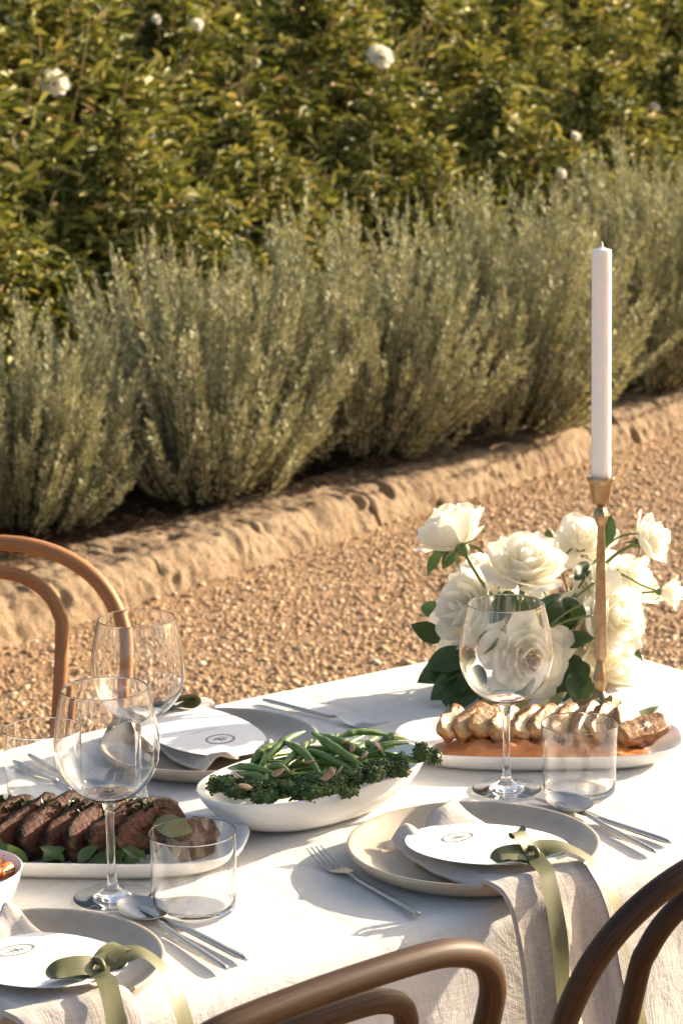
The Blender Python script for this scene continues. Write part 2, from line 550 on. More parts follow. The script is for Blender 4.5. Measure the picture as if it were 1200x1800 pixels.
def catmull_keys(keys, n=200):
    ts = [k[0] for k in keys]
    arr = np.array([k[1:] for k in keys], float)
    def f(t):
        i = max(0, min(len(ts) - 2, int(np.searchsorted(ts, t) - 1)))
        t0, t1 = ts[i], ts[i + 1]; u = min(max((t - t0) / (t1 - t0), 0), 1)
        p0, p1, p2, p3 = arr[max(i - 1, 0)], arr[i], arr[i + 1], arr[min(i + 2, len(ts) - 1)]
        m1 = (p2 - p0) / (ts[i + 1] - ts[max(i - 1, 0)]) * (t1 - t0)
        m2 = (p3 - p1) / (ts[min(i + 2, len(ts) - 1)] - ts[i]) * (t1 - t0)
        return (2 * u ** 3 - 3 * u ** 2 + 1) * p1 + (u ** 3 - 2 * u ** 2 + u) * m1 + (-2 * u ** 3 + 3 * u ** 2) * p2 + (u ** 3 - u ** 2) * m2
    return f

# ------------------------------------------------------------------ setting: ground, kerb, bed
KA = R(55.2)
K1 = Vector((math.cos(KA), math.sin(KA), 0)); KN = Vector((-math.sin(KA), math.cos(KA), 0))
K_FRONT = 4.42                                   # the kerb's front face, metres along KN
def kp(s, n, z=0.0): return K1 * s + KN * n + Vector((0, 0, z))
TILT = KA

def build_ground():
    V = [(-60, -40, 0), (60, -40, 0), (60, 80, 0), (-60, 80, 0)]
    tag(obj('ground', mesh('ground', V, [(0, 1, 2, 3)], M['gravel'], False)), 'tan gravel ground running from the table to the stone kerb', kind='structure')
    # loose pebbles where the camera can tell them apart
    g = np.random.default_rng(3)
    IV = np.array([(1, 0, 0), (-1, 0, 0), (0, 1, 0), (0, -1, 0), (0, 0, 1), (0, 0, -1), (.62, .62, .5), (-.62, .62, .5), (-.62, -.62, .5), (.62, -.62, .5)], float)
    IF = np.array([(0, 6, 4), (6, 2, 4), (2, 7, 4), (7, 1, 4), (1, 8, 4), (8, 3, 4), (3, 9, 4), (9, 0, 4), (0, 2, 6), (2, 1, 7), (1, 3, 8), (3, 0, 9)])
    n = 210000
    s = g.uniform(3.0, 11.0, n); d = g.uniform(0.0, 1, n) ** 0.85
    nn = K_FRONT + 0.03 - d * 3.1
    X = K1.x * s + KN.x * nn; Y = K1.y * s + KN.y * nn
    keep = (Y > 4.2) & (np.abs(X) < 0.19 * Y + 0.35)
    X, Y = X[keep], Y[keep]; n = len(X)
    sz = np.exp(g.normal(math.log(0.0047), 0.40, n)).clip(0.0024, 0.015)
    sh = np.stack([sz * g.uniform(0.8, 1.3, n), sz * g.uniform(0.6, 1.0, n), sz * g.uniform(0.4, 0.75, n)], 1)
    a = g.uniform(0, 2 * PI, n); b = g.uniform(-0.4, 0.4, n)
    P = IV[None] * sh[:, None] * (1 + g.uniform(-0.16, 0.16, (n, len(IV), 1)))
    ca, sa, cb, sb = [q[:, None] for q in (np.cos(a), np.sin(a), np.cos(b), np.sin(b))]
    x, y, z = P[..., 0], P[..., 1], P[..., 2]
    x, z = x * cb + z * sb, -x * sb + z * cb
    x, y = x * ca - y * sa, x * sa + y * ca
    heap = np.array([0.004 * mnoise.noise(Vector((xx * 3, yy * 3, 0))) for xx, yy in zip(X, Y)])
    V = np.stack([x + X[:, None], y + Y[:, None], z + (sh[:, 2] * 0.35 + heap.clip(0))[:, None]], -1).reshape(-1, 3)
    F = (IF[None] + (np.arange(n) * len(IV))[:, None, None]).reshape(-1, 3)
    o = obj('gravel', mesh('gravel', V, F, M['pebble']))
    tag(o, 'loose tan gravel scattered between the table and the kerb', 'gravel', kind='stuff')

def build_kerb():
    k = link(bpy.data.objects.new('kerb', None)); tag(k, 'rough weathered limestone kerb edging the planted bed', kind='structure')
    k.location = kp(7, K_FRONT); k.rotation_euler = (0, 0, KA)
    s = 2.6; i = 0
    while s < 12.5:
        L = rnd.uniform(0.85, 1.5); w, h = 0.36 + rnd.uniform(-0.01, 0.01), 0.118 + rnd.uniform(-0.004, 0.004)
        nl = 130
        prof = [(-0.03, -0.03), (-0.012, 0.0)] + [(w * t, h * math.sin(min(1, t / 0.26 + 0.08) * PI / 2) ** 0.6) for t in [0.0, 0.012, 0.03, 0.055, 0.085, 0.12, 0.16, 0.20, 0.25, 0.30, 0.35, 0.40, 0.45, 0.5, 0.55, 0.6, 0.65, 0.7, 0.75, 0.8, 0.85, 0.9, 0.95]] + [(w, h * 0.97), (w, h * 0.5), (w, -0.03)]
        rings = []
        for a in range(nl):
            t = a / (nl - 1); end = min(t, 1 - t) * L
            rd = 0.003 * max(0, 1 - end / 0.02) ** 2
            ring = []
            for (y, z) in prof:
                x = t * (L - 0.003)
                q = Vector(((s + x) * 1.0, y, z))
                d = 0.010 * mnoise.noise(q * 2.3) + 0.010 * mnoise.noise(q * 8) + 0.016 * (0.25 - abs(mnoise.noise(q * 17))) + 0.009 * mnoise.noise(q * 36)
                pit = mnoise.noise(q * 9 + Vector((3, i, 5)))
                if pit > 0.44: d -= (pit - 0.44) * 0.22
                yy = y + rd * (1 if y < w / 2 else -1) - d * max(0, 1 - y / (0.3 * w))
                zz = z - rd * (z > h * 0.5) + d * min(1, max(0, z / h))
                ring.append((s + x - 7, yy, zz))
            rings.append(ring)
        V, F = loft(rings, False, False, False)
        n = len(prof)
        F.append(tuple(range(n))); F.append(tuple(reversed(range((nl - 1) * n, nl * n))))
        obj('stone', mesh('stone', V, F, M['stone']), k)
        s += L; i += 1

def bed_z(n):
    return 0.105 + max(0, n - 5.2) * 0.05
def build_bed():
    V, F = grid(lambda u, v: (lambda s, n: kp(s, n, bed_z(n) + 0.035 * nz(s * 1.7, n * 1.7) + 0.015 * nz(s * 7, n * 7) - (0.06 if n < K_FRONT + 0.28 else 0)))(-2 + 24 * u, K_FRONT + 0.2 + 9.8 * v), 130, 70)
    tag(obj('garden_bed', mesh('garden_bed', V, F, M['soil'])), 'dark soil of the planted bed behind the kerb', kind='structure')
    g = np.random.default_rng(5)
    n = 5200
    s = g.uniform(3.5, 12, n); nn = K_FRONT + 0.22 + g.uniform(0, 1, n) ** 1.6 * 3.5
    V, F = scatter_leaves(g, np.stack([K1.x * s + KN.x * nn, K1.y * s + KN.y * nn, 0.0 * s + [bed_z(q) + 0.012 + 0.02 * nz(a * 1.7, q * 1.7) for a, q in zip(s, nn)]], 1),
                          g.normal(0, 1, (n, 3)) * [1, 1, 0.25], g.uniform(0.02, 0.045, n), 0.45, np.tile([0, 0, 1.0], (n, 1)) + g.normal(0, 0.35, (n, 3)))
    tag(obj('leaf_litter', mesh('leaf_litter', V, F, M['litter'], False)), 'dry brown leaf litter lying on the bed', 'leaf litter', kind='stuff')

def norm(a): return a / np.maximum(np.linalg.norm(a, axis=1, keepdims=True), 1e-9)

def scatter_leaves(g, P, D, L, wr, U, fold=0.25, curl=0.25):
    """many leaves at once: base points P, directions D, lengths L, width ratio, face normals U -> V, F (two quads each)"""
    D = norm(D); B = norm(np.cross(D, U)); U = norm(np.cross(B, D))
    n = len(P); L = L[:, None]; W = L * wr * (0.8 + 0.4 * g.random((n, 1)))
    c = curl * g.uniform(-0.4, 1.0, (n, 1)) * L
    f = fold * W * g.uniform(0.2, 1.4, (n, 1))
    p0 = P; tip = P + D * L - U * c
    m1 = P + D * L * 0.30; m2 = P + D * L * 0.68 - U * c * 0.35
    V = np.stack([p0, m1 + B * W * .46 + U * f, m2 + B * W * .42 + U * f, tip, m2 - B * W * .42 + U * f, m1 - B * W * .46 + U * f], 1).reshape(-1, 3)
    F = np.array([[0, 1, 2, 3], [0, 3, 4, 5]])
    F = (F[None] + (np.arange(n) * 6)[:, None, None]).reshape(-1, 4)
    return V, F

# ------------------------------------------------------------------ rosemary shrubs
def rosemary_meshes(seed, H, Rr, nst):
    g = np.random.default_rng(seed)
    NP_, ND, NL = [], [], []
    stems = []
    for i in range(nst):
        a = g.uniform(0, 2 * PI); q = math.sqrt(g.uniform(0, 1))
        spread = q * g.uniform(0.75, 1.1)
        base = np.array([math.cos(a), math.sin(a), 0]) * Rr * 0.36 * q
        out = np.array([math.cos(a), math.sin(a), 0])
        h = H * g.uniform(0.66, 1.10) * (1 - 0.50 * spread ** 2.2)
        if i % 3 == 0:            # short shoots low round the skirt
            q = g.uniform(0.75, 1.0); spread = q; h = H * g.uniform(0.22, 0.52); base = out * Rr * g.uniform(0.25, 0.5)
        reach = Rr * spread * (0.86 if i % 3 else 0.55)
        t = np.linspace(0, 1, 12)
        wob = g.normal(0, 0.018, 2)
        bend = 0.92
        X = base[0] + out[0] * reach * t ** bend + wob[0] * np.sin(t * 5)
        Y = base[1] + out[1] * reach * t ** bend + wob[1] * np.sin(t * 4 + 1)
        Z = h * t ** (1.0 + 0.22 * spread)
        C = np.stack([X, Y, Z], 1)
        stems.append((C, 0.0035))
        # side shoots
        lines = [(C, 0.10, 1.0)]
        for _ in range(g.integers(0, 3)):
            k = g.uniform(0.3, 0.8); p = np.array([np.interp(k, t, C[:, j]) for j in range(3)])
            b = g.uniform(0, 2 * PI); ln = h * g.uniform(0.14, 0.32)
            dirv = np.array([math.cos(b) * 0.45, math.sin(b) * 0.45, 1.0]) + out * spread * 0.45
            dirv /= np.linalg.norm(dirv)
            tt = np.linspace(0, 1, 5)[:, None]
            lines.append((p + dirv * ln * tt + np.array([0, 0, 0.25 * ln]) * tt ** 2, 0.0, 0.85))
        for (Q, t0, sc_) in lines:
            seg = np.linalg.norm(np.diff(Q, axis=0), axis=1); cum = np.r_[0, np.cumsum(seg)]; Lt = cum[-1]
            cnt = int(Lt * (1 - t0) / 0.0030)
            u = t0 + (1 - t0) * (np.arange(cnt) + g.random(cnt)) / cnt
            P = np.stack([np.interp(u * Lt, cum, Q[:, j]) for j in range(3)], 1)
            Tn = np.stack([np.interp(np.minimum(u * Lt + 0.01, Lt + 0.01), np.r_[cum, Lt + 0.01], np.r_[Q[:, j], Q[-1, j] + (Q[-1, j] - Q[-2, j]) / seg[-1] * 0.01]) for j in range(3)], 1) - P
            Tn = norm(Tn)
            ang = g.uniform(0, 2 * PI, cnt)
            ref = np.tile([1.0, 0.13, 0.0], (cnt, 1)); e = norm(np.cross(Tn, ref)); f = np.cross(Tn, e)
            rad = e * np.cos(ang)[:, None] + f * np.sin(ang)[:, None]
            tipf = np.clip((1 - u) / 0.10, 0.45, 1)[:, None]
            NP_.append(P); ND.append(Tn * (0.95 + 0.8 * (1 - tipf)) + rad * tipf)
            NL.append(g.uniform(0.022, 0.038, cnt) * sc_ * tipf[:, 0])
    P = np.concatenate(NP_); D = np.concatenate(ND); L = np.concatenate(NL); n = len(P)
    D = norm(D); B = norm(np.cross(D, g.normal(0, 1, (n, 3)))); W = 0.0036 * (0.8 + 0.5 * g.random((n, 1)))
    V = np.stack([P, P + D * L[:, None] * .5 + B * W, P + D * L[:, None], P + D * L[:, None] * .5 - B * W], 1).reshape(-1, 3)
    F = np.arange(n * 4).reshape(-1, 4)
    fol = mesh('needles', V, F, M['rosemary'], False)
    sv, sf = join([tube([tuple(p) for p in C], [r * (1 - 0.75 * i / 11) for i in range(12)], 4, cap=False)[:2] for C, r in stems])
    tw = mesh('stems', sv, sf, M['twig'])
    return fol, tw

def build_rosemary():
    variants = [rosemary_meshes(11, 0.92, 0.56, 235), rosemary_meshes(12, 0.96, 0.57, 245), rosemary_meshes(13, 0.90, 0.52, 225), rosemary_meshes(14, 0.94, 0.56, 235)]
    spots = [(-330, 1035, 0.95, 0, 0.3, 'rosemary shrub at the near left end of the row, left of the low one'),
             (30, 925, 0.80, 2, 2.2, 'low silvery rosemary shrub at the left edge, above the far bentwood chair'),
             (360, 862, 0.94, 0, 4.0, 'broad rosemary shrub with dense pale spikes left of the middle of the row'),
             (625, 795, 0.98, 1, 1.1, 'rosemary shrub leaning right in the middle of the row, above the rose vase'),
             (870, 748, 1.06, 3, 5.0, 'tall bushy rosemary shrub directly left of the white candle'),
             (1120, 672, 1.12, 0, 3.1, 'tallest rosemary shrub, behind the white candle at the right edge'),
             (1400, 590, 1.12, 1, 0.2, 'farthest rosemary shrub at the right end of the row')]
    for (x, y, s, v, rz, lab) in spots:
        p = at(x, y, 0.13)
        t = thing('rosemary_shrub', lab, 'shrub', p, rz, 'rosemary shrubs in a row along the kerb')
        t.scale = (s * 1.02, s * 0.98, s * 0.98)
        obj('crown', variants[v][0], t); obj('stem', variants[v][1], t)

# ------------------------------------------------------------------ rose bushes
def rose_bush_meshes(seed, H, Rr, nl):
    g = np.random.default_rng(seed)
    canes = []; CP, CD = [], []
    for i in range(22):
        a = g.uniform(0, 2 * PI); q = math.sqrt(g.random()); h = H * g.uniform(0.6, 1.02)
        o = np.array([math.cos(a), math.sin(a)])
        t = np.linspace(0, 1, 9)
        w = g.normal(0, 0.05, 2)
        C = np.stack([o[0] * (0.08 + Rr * q * 0.9 * t ** 1.2) + w[0] * np.sin(t * 4), o[1] * (0.08 + Rr * q * 0.9 * t ** 1.2) + w[1] * np.sin(t * 5), h * t], 1)
        canes.append((C, 0.0065))
    # leaves grouped in sprays of five to seven leaflets on short petioles
    nsp = nl // 6
    th = g.uniform(0, 2 * PI, nsp); zz = g.uniform(0.06, 1.0, nsp) ** 0.85
    prof = np.sin(np.clip(zz * 0.90 + 0.16, 0, 1) * PI) ** 0.55
    bump_ = 1 + 0.24 * np.sin(th * 3 + zz * 9 + seed) + 0.16 * np.sin(th * 7 - zz * 13)
    rr = Rr * prof * bump_ * g.uniform(0.25, 1.0, nsp) ** 0.5
    C0 = np.stack([rr * np.cos(th), rr * np.sin(th), H * zz * (1 + 0.10 * np.sin(th * 5 + seed))], 1)
    out = norm(np.stack([np.cos(th), np.sin(th), 0.55 * g.normal(0.35, 0.7, nsp)], 1) + g.normal(0, 0.55, (nsp, 3)))
    P, D, L, U = [], [], [], []
    side = norm(np.cross(out, np.tile([0, 0, 1.0], (nsp, 1))))
    upn = norm(np.cross(side, out))
    sl = g.uniform(0.065, 0.12, nsp)[:, None]
    for k, (al, sd) in enumerate([(1.0, 0), (0.72, 1), (0.72, -1), (0.35, 1), (0.35, -1), (0.05, 0.8)]):
        P.append(C0 + out * sl * al + g.normal(0, 0.004, (nsp, 3)))
        D.append(out * (1.0 if sd == 0 else 0.55) + side * sd + upn * g.normal(-0.1, 0.28, (nsp, 1)))
        L.append(g.uniform(0.042, 0.085, nsp) * (1.15 if k == 0 else 1))
        U.append(upn + g.normal(0, 0.45, (nsp, 3)))
    V, F = scatter_leaves(g, np.concatenate(P), np.concatenate(D), np.concatenate(L), 0.30, np.concatenate(U), 0.35, 0.3)
    fol = mesh('foliage', V, F, M['bush_leaf'], False)
    sv, sf = join([tube([tuple(p) for p in C], [r * (1 - 0.6 * i / 8) for i in range(9)], 5, cap=False)[:2] for C, r in canes])
    return fol, mesh('canes', sv, sf, M['cane'])

def bloom_mesh(seed, r=0.05):
    g = random.Random(seed); parts = []
    for k in range(34):
        a = k * 2.399; q = k / 34
        tilt = 0.15 + 1.25 * q; L = r * (0.55 + 0.5 * q); w = r * (0.3 + 0.35 * q)
        d = Vector((math.cos(a) * math.sin(tilt), math.sin(a) * math.sin(tilt), math.cos(tilt)))
        sd = Vector((-math.sin(a), math.cos(a), 0)); up = sd.cross(d) * -1
        j = [g.uniform(-.12, .12) for _ in range(8)]
        def f(u, v, d=d, sd=sd, up=up, L=L, w=w, j=j):
            x = (u - .5) * 2
            ww = w * math.sin(PI * (0.14 + 0.74 * v)) ** 0.7
            return d * L * (v + j[0] * v * x) + sd * (x * ww) + up * (-(x * x) * ww * 0.35 - 0.25 * L * v * v * (q - 0.3)) + Vector((0, 0, 0.15 * r))
        parts.append(grid(f, 4, 4))
    V, F = join(parts)
    return mesh('bloom', V, F, M['petal'])

def build_roses():
    variants = [rose_bush_meshes(21, 1.25, 0.66, 9000), rose_bush_meshes(22, 1.32, 0.70, 9600), rose_bush_meshes(23, 1.2, 0.62, 8600)]
    g = random.Random(17)
    bushes = []
    for row, n0 in enumerate((6.25, 7.3, 8.45, 9.75)):
        s = 1.6 + 0.5 * (row % 2) + row * 0.9
        while s < 13 + row * 2.2:
            n = n0 + g.uniform(-0.12, 0.12)
            p = kp(s, n, 0)
            if abs(p.x) < 0.16 * p.y + 1.9:
                sca = g.uniform(0.93, 1.08) * (1.0 + 0.20 * row) * (0.86 if row == 0 else 1)
                bushes.append((p, row, sca, g.randrange(3), g.uniform(0, 6.28)))
            s += 0.98 + 0.05 * row
    out = []
    for (p, row, s, v, rz) in bushes:
        lab = ['leafy garden rose bush in the front row, just behind the rosemary', 'leafy garden rose bush in the second row behind the rosemary',
               'leafy garden rose bush in the third row, high in the picture', 'tall garden rose bush in the back row at the top edge'][row]
        t = thing('rose_bush', lab, 'rose bush', (p.x, p.y, bed_z(p.dot(KN)) - 0.02), rz, 'leafy rose bushes massed behind the rosemary' + [', front row', ', second row', ', third row', ', back row'][row])
        t.scale = (s, s, s)
        obj('foliage', variants[v][0], t); obj('cane', variants[v][1], t)
        out.append((t, p))
    # the few white blooms that show, each on the bush it grows from
    bpy.context.view_layer.update(); dg = bpy.context.evaluated_depsgraph_get()
    roots = {t.name: t for t, _ in out}
    for k, (x, y, r) in enumerate([(95, 148, 0.066), (667, 102, 0.066), (262, 240, 0.028), (985, 306, 0.028), (346, 45, 0.034), (448, 112, 0.030), (275, 35, 0.024), (1150, 190, 0.030), (1010, 240, 0.024), (20, 35, 0.026)]):
        d = (at_depth(x, y, 10) - cam.location).normalized()
        start = cam.location + d * 9.0
        for _ in range(40):
            hit, hp, nrm_, idx, ho, mw_ = sc.ray_cast(dg, start, d)
            if not hit or (ho.parent and ho.parent.name in roots): break
            start = hp + d * 0.01
        if not hit: continue
        P = hp - d * (r * 0.8 + (0.18 if r > 0.05 else 0.08))
        best = (roots[ho.parent.name],)
        me = bloom_mesh(40 + k, r)
        b = obj('bloom', me, best[0])
        mw = best[0].matrix_world.inverted()
        b.matrix_parent_inverse = Matrix.Identity(4)
        b.matrix_local = mw @ (Matrix.Translation(P) @ Matrix.Rotation(0.95, 4, (0.85, 0.5, 0)))
        b['label'] = 'open white bloom'
        # its stalk, down into the bush
        st = tube_mesh('stalk', smooth_path([P + Vector((0, 0, 0)), P + Vector((0.01, 0.05, -0.10)), P + Vector((0.0, 0.14, -0.26))], 4), 0.004, M['cane'], 5)
        so = obj('stalk', st, best[0]); so.matrix_local = mw

build_ground(); build_kerb(); build_bed(); build_rosemary(); build_roses()

# ------------------------------------------------------------------ table frame of reference
TA = R(35)
E1 = Vector((math.cos(TA), math.sin(TA), 0)); E2 = Vector((-math.sin(TA), math.cos(TA), 0))
TZ = 0.75
NEAR, FAR, END, START = 1.862, 2.742, 2.325, 0.06          # the four edges along E2 / E1
def tp(a, b, z=TZ): return E1 * a + E2 * b + Vector((0, 0, z))

def build_table():
    ca, cb = (START + END) / 2, (NEAR + FAR) / 2
    t = thing('dining_table', 'long wooden dining table hidden beneath the white linen cloth', 'table', tp(ca, cb, 0), TA)
    hl, hw = (END - START) / 2 - 0.032, (FAR - NEAR) / 2 - 0.032
    def box(x0, x1, y0, y1, z0, z1):
        V = [(x, y, z) for z in (z0, z1) for y in (y0, y1) for x in (x0, x1)]
        return V, [(0, 2, 3, 1), (4, 5, 7, 6), (0, 1, 5, 4), (2, 6, 7, 3), (0, 4, 6, 2), (1, 3, 7, 5)]
    V, F = box(-hl, hl, -hw, hw, 0.712, 0.744)
    obj('tabletop', mesh('tabletop', V, F, M['oak'], False), t)
    for sx in (-1, 1):
        for sy in (-1, 1):
            x, y = sx * (hl - 0.12), sy * (hw - 0.10)
            V, F = loft([[(x + a * r, y + b * r, z) for a, b in ((-1, -1), (1, -1), (1, 1), (-1, 1))] for z, r in ((0, 0.022), (0.5, 0.032), (0.712, 0.036))])
            obj('leg', mesh('leg', V, F, M['oak'], False), t)
    # the cloth: a top sheet, a rounded edge and a flaring drop with soft folds
    rad = 0.030; nx, ny = 300, 130
    hl, hw = (END - START) / 2 - rad, (FAR - NEAR) / 2 - rad
    def topz(x, y):
        z = -0.0012 + 0.0008 * nz(x * 9, y * 9)
        for (c, k, a) in ((0.02, 0.20, 0.0007), (-0.27, -0.05, 0.0006)):        # ironed-in creases
            z -= 2.2 * a * math.exp(-((y - c - k * 0.02 * x) / 0.005) ** 2)
        for c in (0.16, 0.62, -0.5):
            z -= 0.0015 * math.exp(-((x - c) / 0.005) ** 2)
        return z
    V = []; F = []
    for j in range(ny):
        for i in range(nx):
            x, y = -hl + 2 * hl * i / (nx - 1), -hw + 2 * hw * j / (ny - 1)
            V.append((x, y, topz(x, y)))
    for j in range(ny - 1):
        for i in range(nx - 1):
            a = j * nx + i; F.append((a, a + 1, a + nx + 1, a + nx))
    per = [i for i in range(nx)] + [j * nx + nx - 1 for j in range(1, ny)] + [(ny - 1) * nx + i for i in range(nx - 2, -1, -1)] + [j * nx for j in range(ny - 2, 0, -1)]
    n = len(per); prof = []
    for k in range(1, 7):
        a = k / 6 * (PI / 2 - 0.14); prof.append((rad * math.sin(a), -rad * (1 - math.cos(a)), 0))
    d0 = prof[-1]
    for k in range(1, 19):
        q = k / 18; prof.append((d0[0] + 0.215 * q * 0.19, d0[1] - 0.215 * q, q))
    prev = per
    cum = 0; lens = []
    for k in range(n):
        lens.append(cum); cum += (Vector(V[per[k]]) - Vector(V[per[(k + 1) % n]])).length
    for (o, z, q) in prof:
        row = []
        for k in range(n):
            x, y, zz = V[per[k]]
            ex = max(0, abs(x) - (hl - 0.035)) / 0.035; ey = max(0, abs(y) - (hw - 0.035)) / 0.035
            dx = (ex if ex > 0 else 0) * (1 if x > 0 else -1); dy = ey * (1 if y > 0 else -1)
            l = math.hypot(dx, dy) or 1
            cor = min(ex, ey)
            w = 0.006 * math.sin(lens[k] * 13 + 2 * math.sin(lens[k] * 4.1)) + 0.007 * nz(lens[k] * 5, q * 2) + 0.0035 * nz(lens[k] * 17, q * 3, 3)
            fo = o + w * q ** 0.8 + 0.045 * cor * q
            row.append(len(V)); V.append((x + dx / l * fo, y + dy / l * fo, zz + z))
        for k in range(n):
            k2 = (k + 1) % n
            F.append((prev[k2], prev[k], row[k], row[k2]))
        prev = row
    c = obj('tablecloth', mesh('tablecloth', V, F, M['cloth']), None, tp(ca, cb), (0, 0, TA))
    tag(c, 'white linen tablecloth draped over the long table', 'tablecloth')
    solid(c, 0.0012)

# ------------------------------------------------------------------ bentwood chairs
def hoop(hw_top, hw_seat, top, z0, lean, yb, n=2.5, legs=None):
    pts = []
    zc = top - hw_top * 0.80
    def back(z): return yb - lean * max(0.0, (z - 0.46) / 0.44) ** 1.25 - 0.02 * max(0, (0.46 - z) / 0.46)
    side = []
    if legs: side += [(legs[0], 0.0), (legs[0] * 0.97, 0.2)]
    side += [(hw_seat, z0), (hw_seat + (hw_top - hw_seat) * 0.6, z0 + (zc - z0) * 0.5), (hw_top, zc)]
    arch = []
    for k in range(1, 12):
        a = PI * k / 12
        c, s = math.cos(a), math.sin(a)
        arch.append((hw_top * math.copysign(abs(c) ** (2 / n), c), zc + (top - zc) * abs(s) ** (2 / n)))
    allp = [(x, z) for x, z in side] + arch + [(-x, z) for x, z in reversed(side)]
    return [(x, back(z), z) for x, z in allp]

def build_chair(label, loc, rz, sq=2.25, lean=0.13, wood='wood'):
    t = thing('bentwood_chair', label, 'chair', loc, rz, 'bentwood chairs around the table')
    rr = 0.0124
    obj('outer_hoop', tube_mesh('outer_hoop', smooth_path(hoop(0.212, 0.175, 0.892, 0.46, lean, -0.165, sq, (0.205,)), 6), rr, M[wood], 14), t)
    obj('inner_hoop', tube_mesh('inner_hoop', smooth_path(hoop(0.118, 0.085, 0.853, 0.45, lean - 0.005, -0.158, sq), 6), 0.0110, M[wood], 14), t)
    V, F = loft(lathe([(0.05, 0.438), (0.185, 0.438), (0.200, 0.446), (0.203, 0.455), (0.198, 0.466), (0.185, 0.470), (0.172, 0.466), (0.05, 0.461)], 48))
    obj('seat', mesh('seat', V, F, M[wood]), t)
    ring = [(0.165 * math.cos(a), 0.165 * math.sin(a), 0.26) for a in [2 * PI * k / 32 for k in range(32)]]
    obj('leg_ring', tube_mesh('leg_ring', ring, 0.009, M[wood], 8, closed=True), t)
    for s in (-1, 1):
        obj('leg', tube_mesh('leg', smooth_path([(s * 0.135, 0.13, 0.452), (s * 0.142, 0.145, 0.3), (s * 0.158, 0.175, 0.1), (s * 0.172, 0.195, 0.0)], 5), [0.017] * 5 + [0.0155] * 5 + [0.0125] * 6, M[wood], 12), t)
    return t

# ------------------------------------------------------------------ place settings (local frame: x along the table, y away from the diner)
def plate_mesh():
    prof = [(0.001, 0.0062), (0.05, 0.006), (0.098, 0.0062), (0.110, 0.0078), (0.120, 0.0125), (0.128, 0.0180), (0.1345, 0.0232), (0.1375, 0.0247), (0.1393, 0.0240),
            (0.1398, 0.0220), (0.1375, 0.0170), (0.131, 0.0100), (0.121, 0.0040), (0.108, 0.0008), (0.095, 0.0), (0.001, 0.0005)]
    V, F = loft(lathe(prof, 96))
    return mesh('plate', V, F, M['stoneware'])

def napkin_mesh(sd, hang=0.235):
    f = catmull_keys([(0.0, 0.004, 0.074, 0.022, 0.058), (0.10, 0.0, 0.052, 0.021, 0.063), (0.22, -0.004, 0.015, 0.0205, 0.066), (0.36, -0.012, -0.040, 0.022, 0.066),
                      (0.50, -0.022, -0.098, 0.0275, 0.060), (0.57, -0.024, -0.126, 0.0325, 0.058), (0.63, -0.022, -0.148, 0.030, 0.058), (0.68, -0.020, -0.162, 0.013, 0.058),
                      (0.73, -0.018, -0.169, -0.015, 0.059), (0.80, -0.016, -0.177, -0.060, 0.061), (1.0, -0.012, -0.158 - 0.15 * hang - 0.02, -hang, 0.066)])
    def P(u, v):
        xc, y, z, hw = f(v); x = (u - .5) * 2
        ed = 1 + 0.05 * nz(v * 7 + sd, x * 2)
        far = max(0, 1 - v / 0.20); hg = max(0, (v - 0.66) / 0.34)
        z += far ** 1.3 * ((0.022 if sd < 3 else 0.010) * math.exp(-((x - 0.45) / 0.42) ** 2) + 0.009 * math.exp(-((x + 0.8) / 0.25) ** 2) + 0.004 * math.sin(x * 9 + sd))
        y += far * (0.018 * math.exp(-((x - 0.5) / 0.4) ** 2) + 0.006 * math.sin(x * 7 + sd * 2))
        z += 0.0022 * nz(x * 3 + sd, v * 12) * (1 - hg)
        z -= 0.007 * max(0, abs(x) - 0.7) / 0.3 * (v < 0.55)
        z = max(z, 0.0145) if v < 0.45 else z
        y -= hg ** 0.6 * (0.007 + 0.007 * math.sin(x * 5.2 + sd + v * 2) + 0.004 * nz(x * 4, v * 9, sd))
        return (xc + x * hw * ed + 0.008 * hg * math.sin(v * 9 + sd), y, z)
    V, F = grid(P, 40, 110)
    return mesh('napkin', V, F, M['napkin'])

def ribbon_strip(path, width, wdir, n=8):
    """a satin strip along the path; wdir: width directions at the path points"""
    P = smooth_path(path, n); W = smooth_path(wdir, n)
    V, F, g = [], [], []; s = 0; m = 5
    for i, (p, w) in enumerate(zip(P, W)):
        if i: s += (p - P[i - 1]).length
        t = (P[min(i + 1, len(P) - 1)] - P[max(i - 1, 0)]).normalized()
        w = (w - t * w.dot(t)).normalized(); nr = t.cross(w)
        for k in range(m):
            q = k / (m - 1) * 2 - 1
            V.append(tuple(p + w * (q * width / 2) + nr * (0.0004 * q * q + 0.0007 * math.sin(s * 55 + q * 1.5)))); g.append((q * width / 2, 0, s))
    for i in range(len(P) - 1):
        for k in range(m - 1):
            a = i * m + k; F.append((a, a + 1, a + m + 1, a + m))
    return V, F, g

def ribbon_obj(name, parent, path, width, wdir):
    V, F, g = ribbon_strip(path, width, wdir)
    o = obj(name, mesh(name, V, F, M['ribbon'], True, {'grain': ('FLOAT_VECTOR', g)}), parent)
    return o

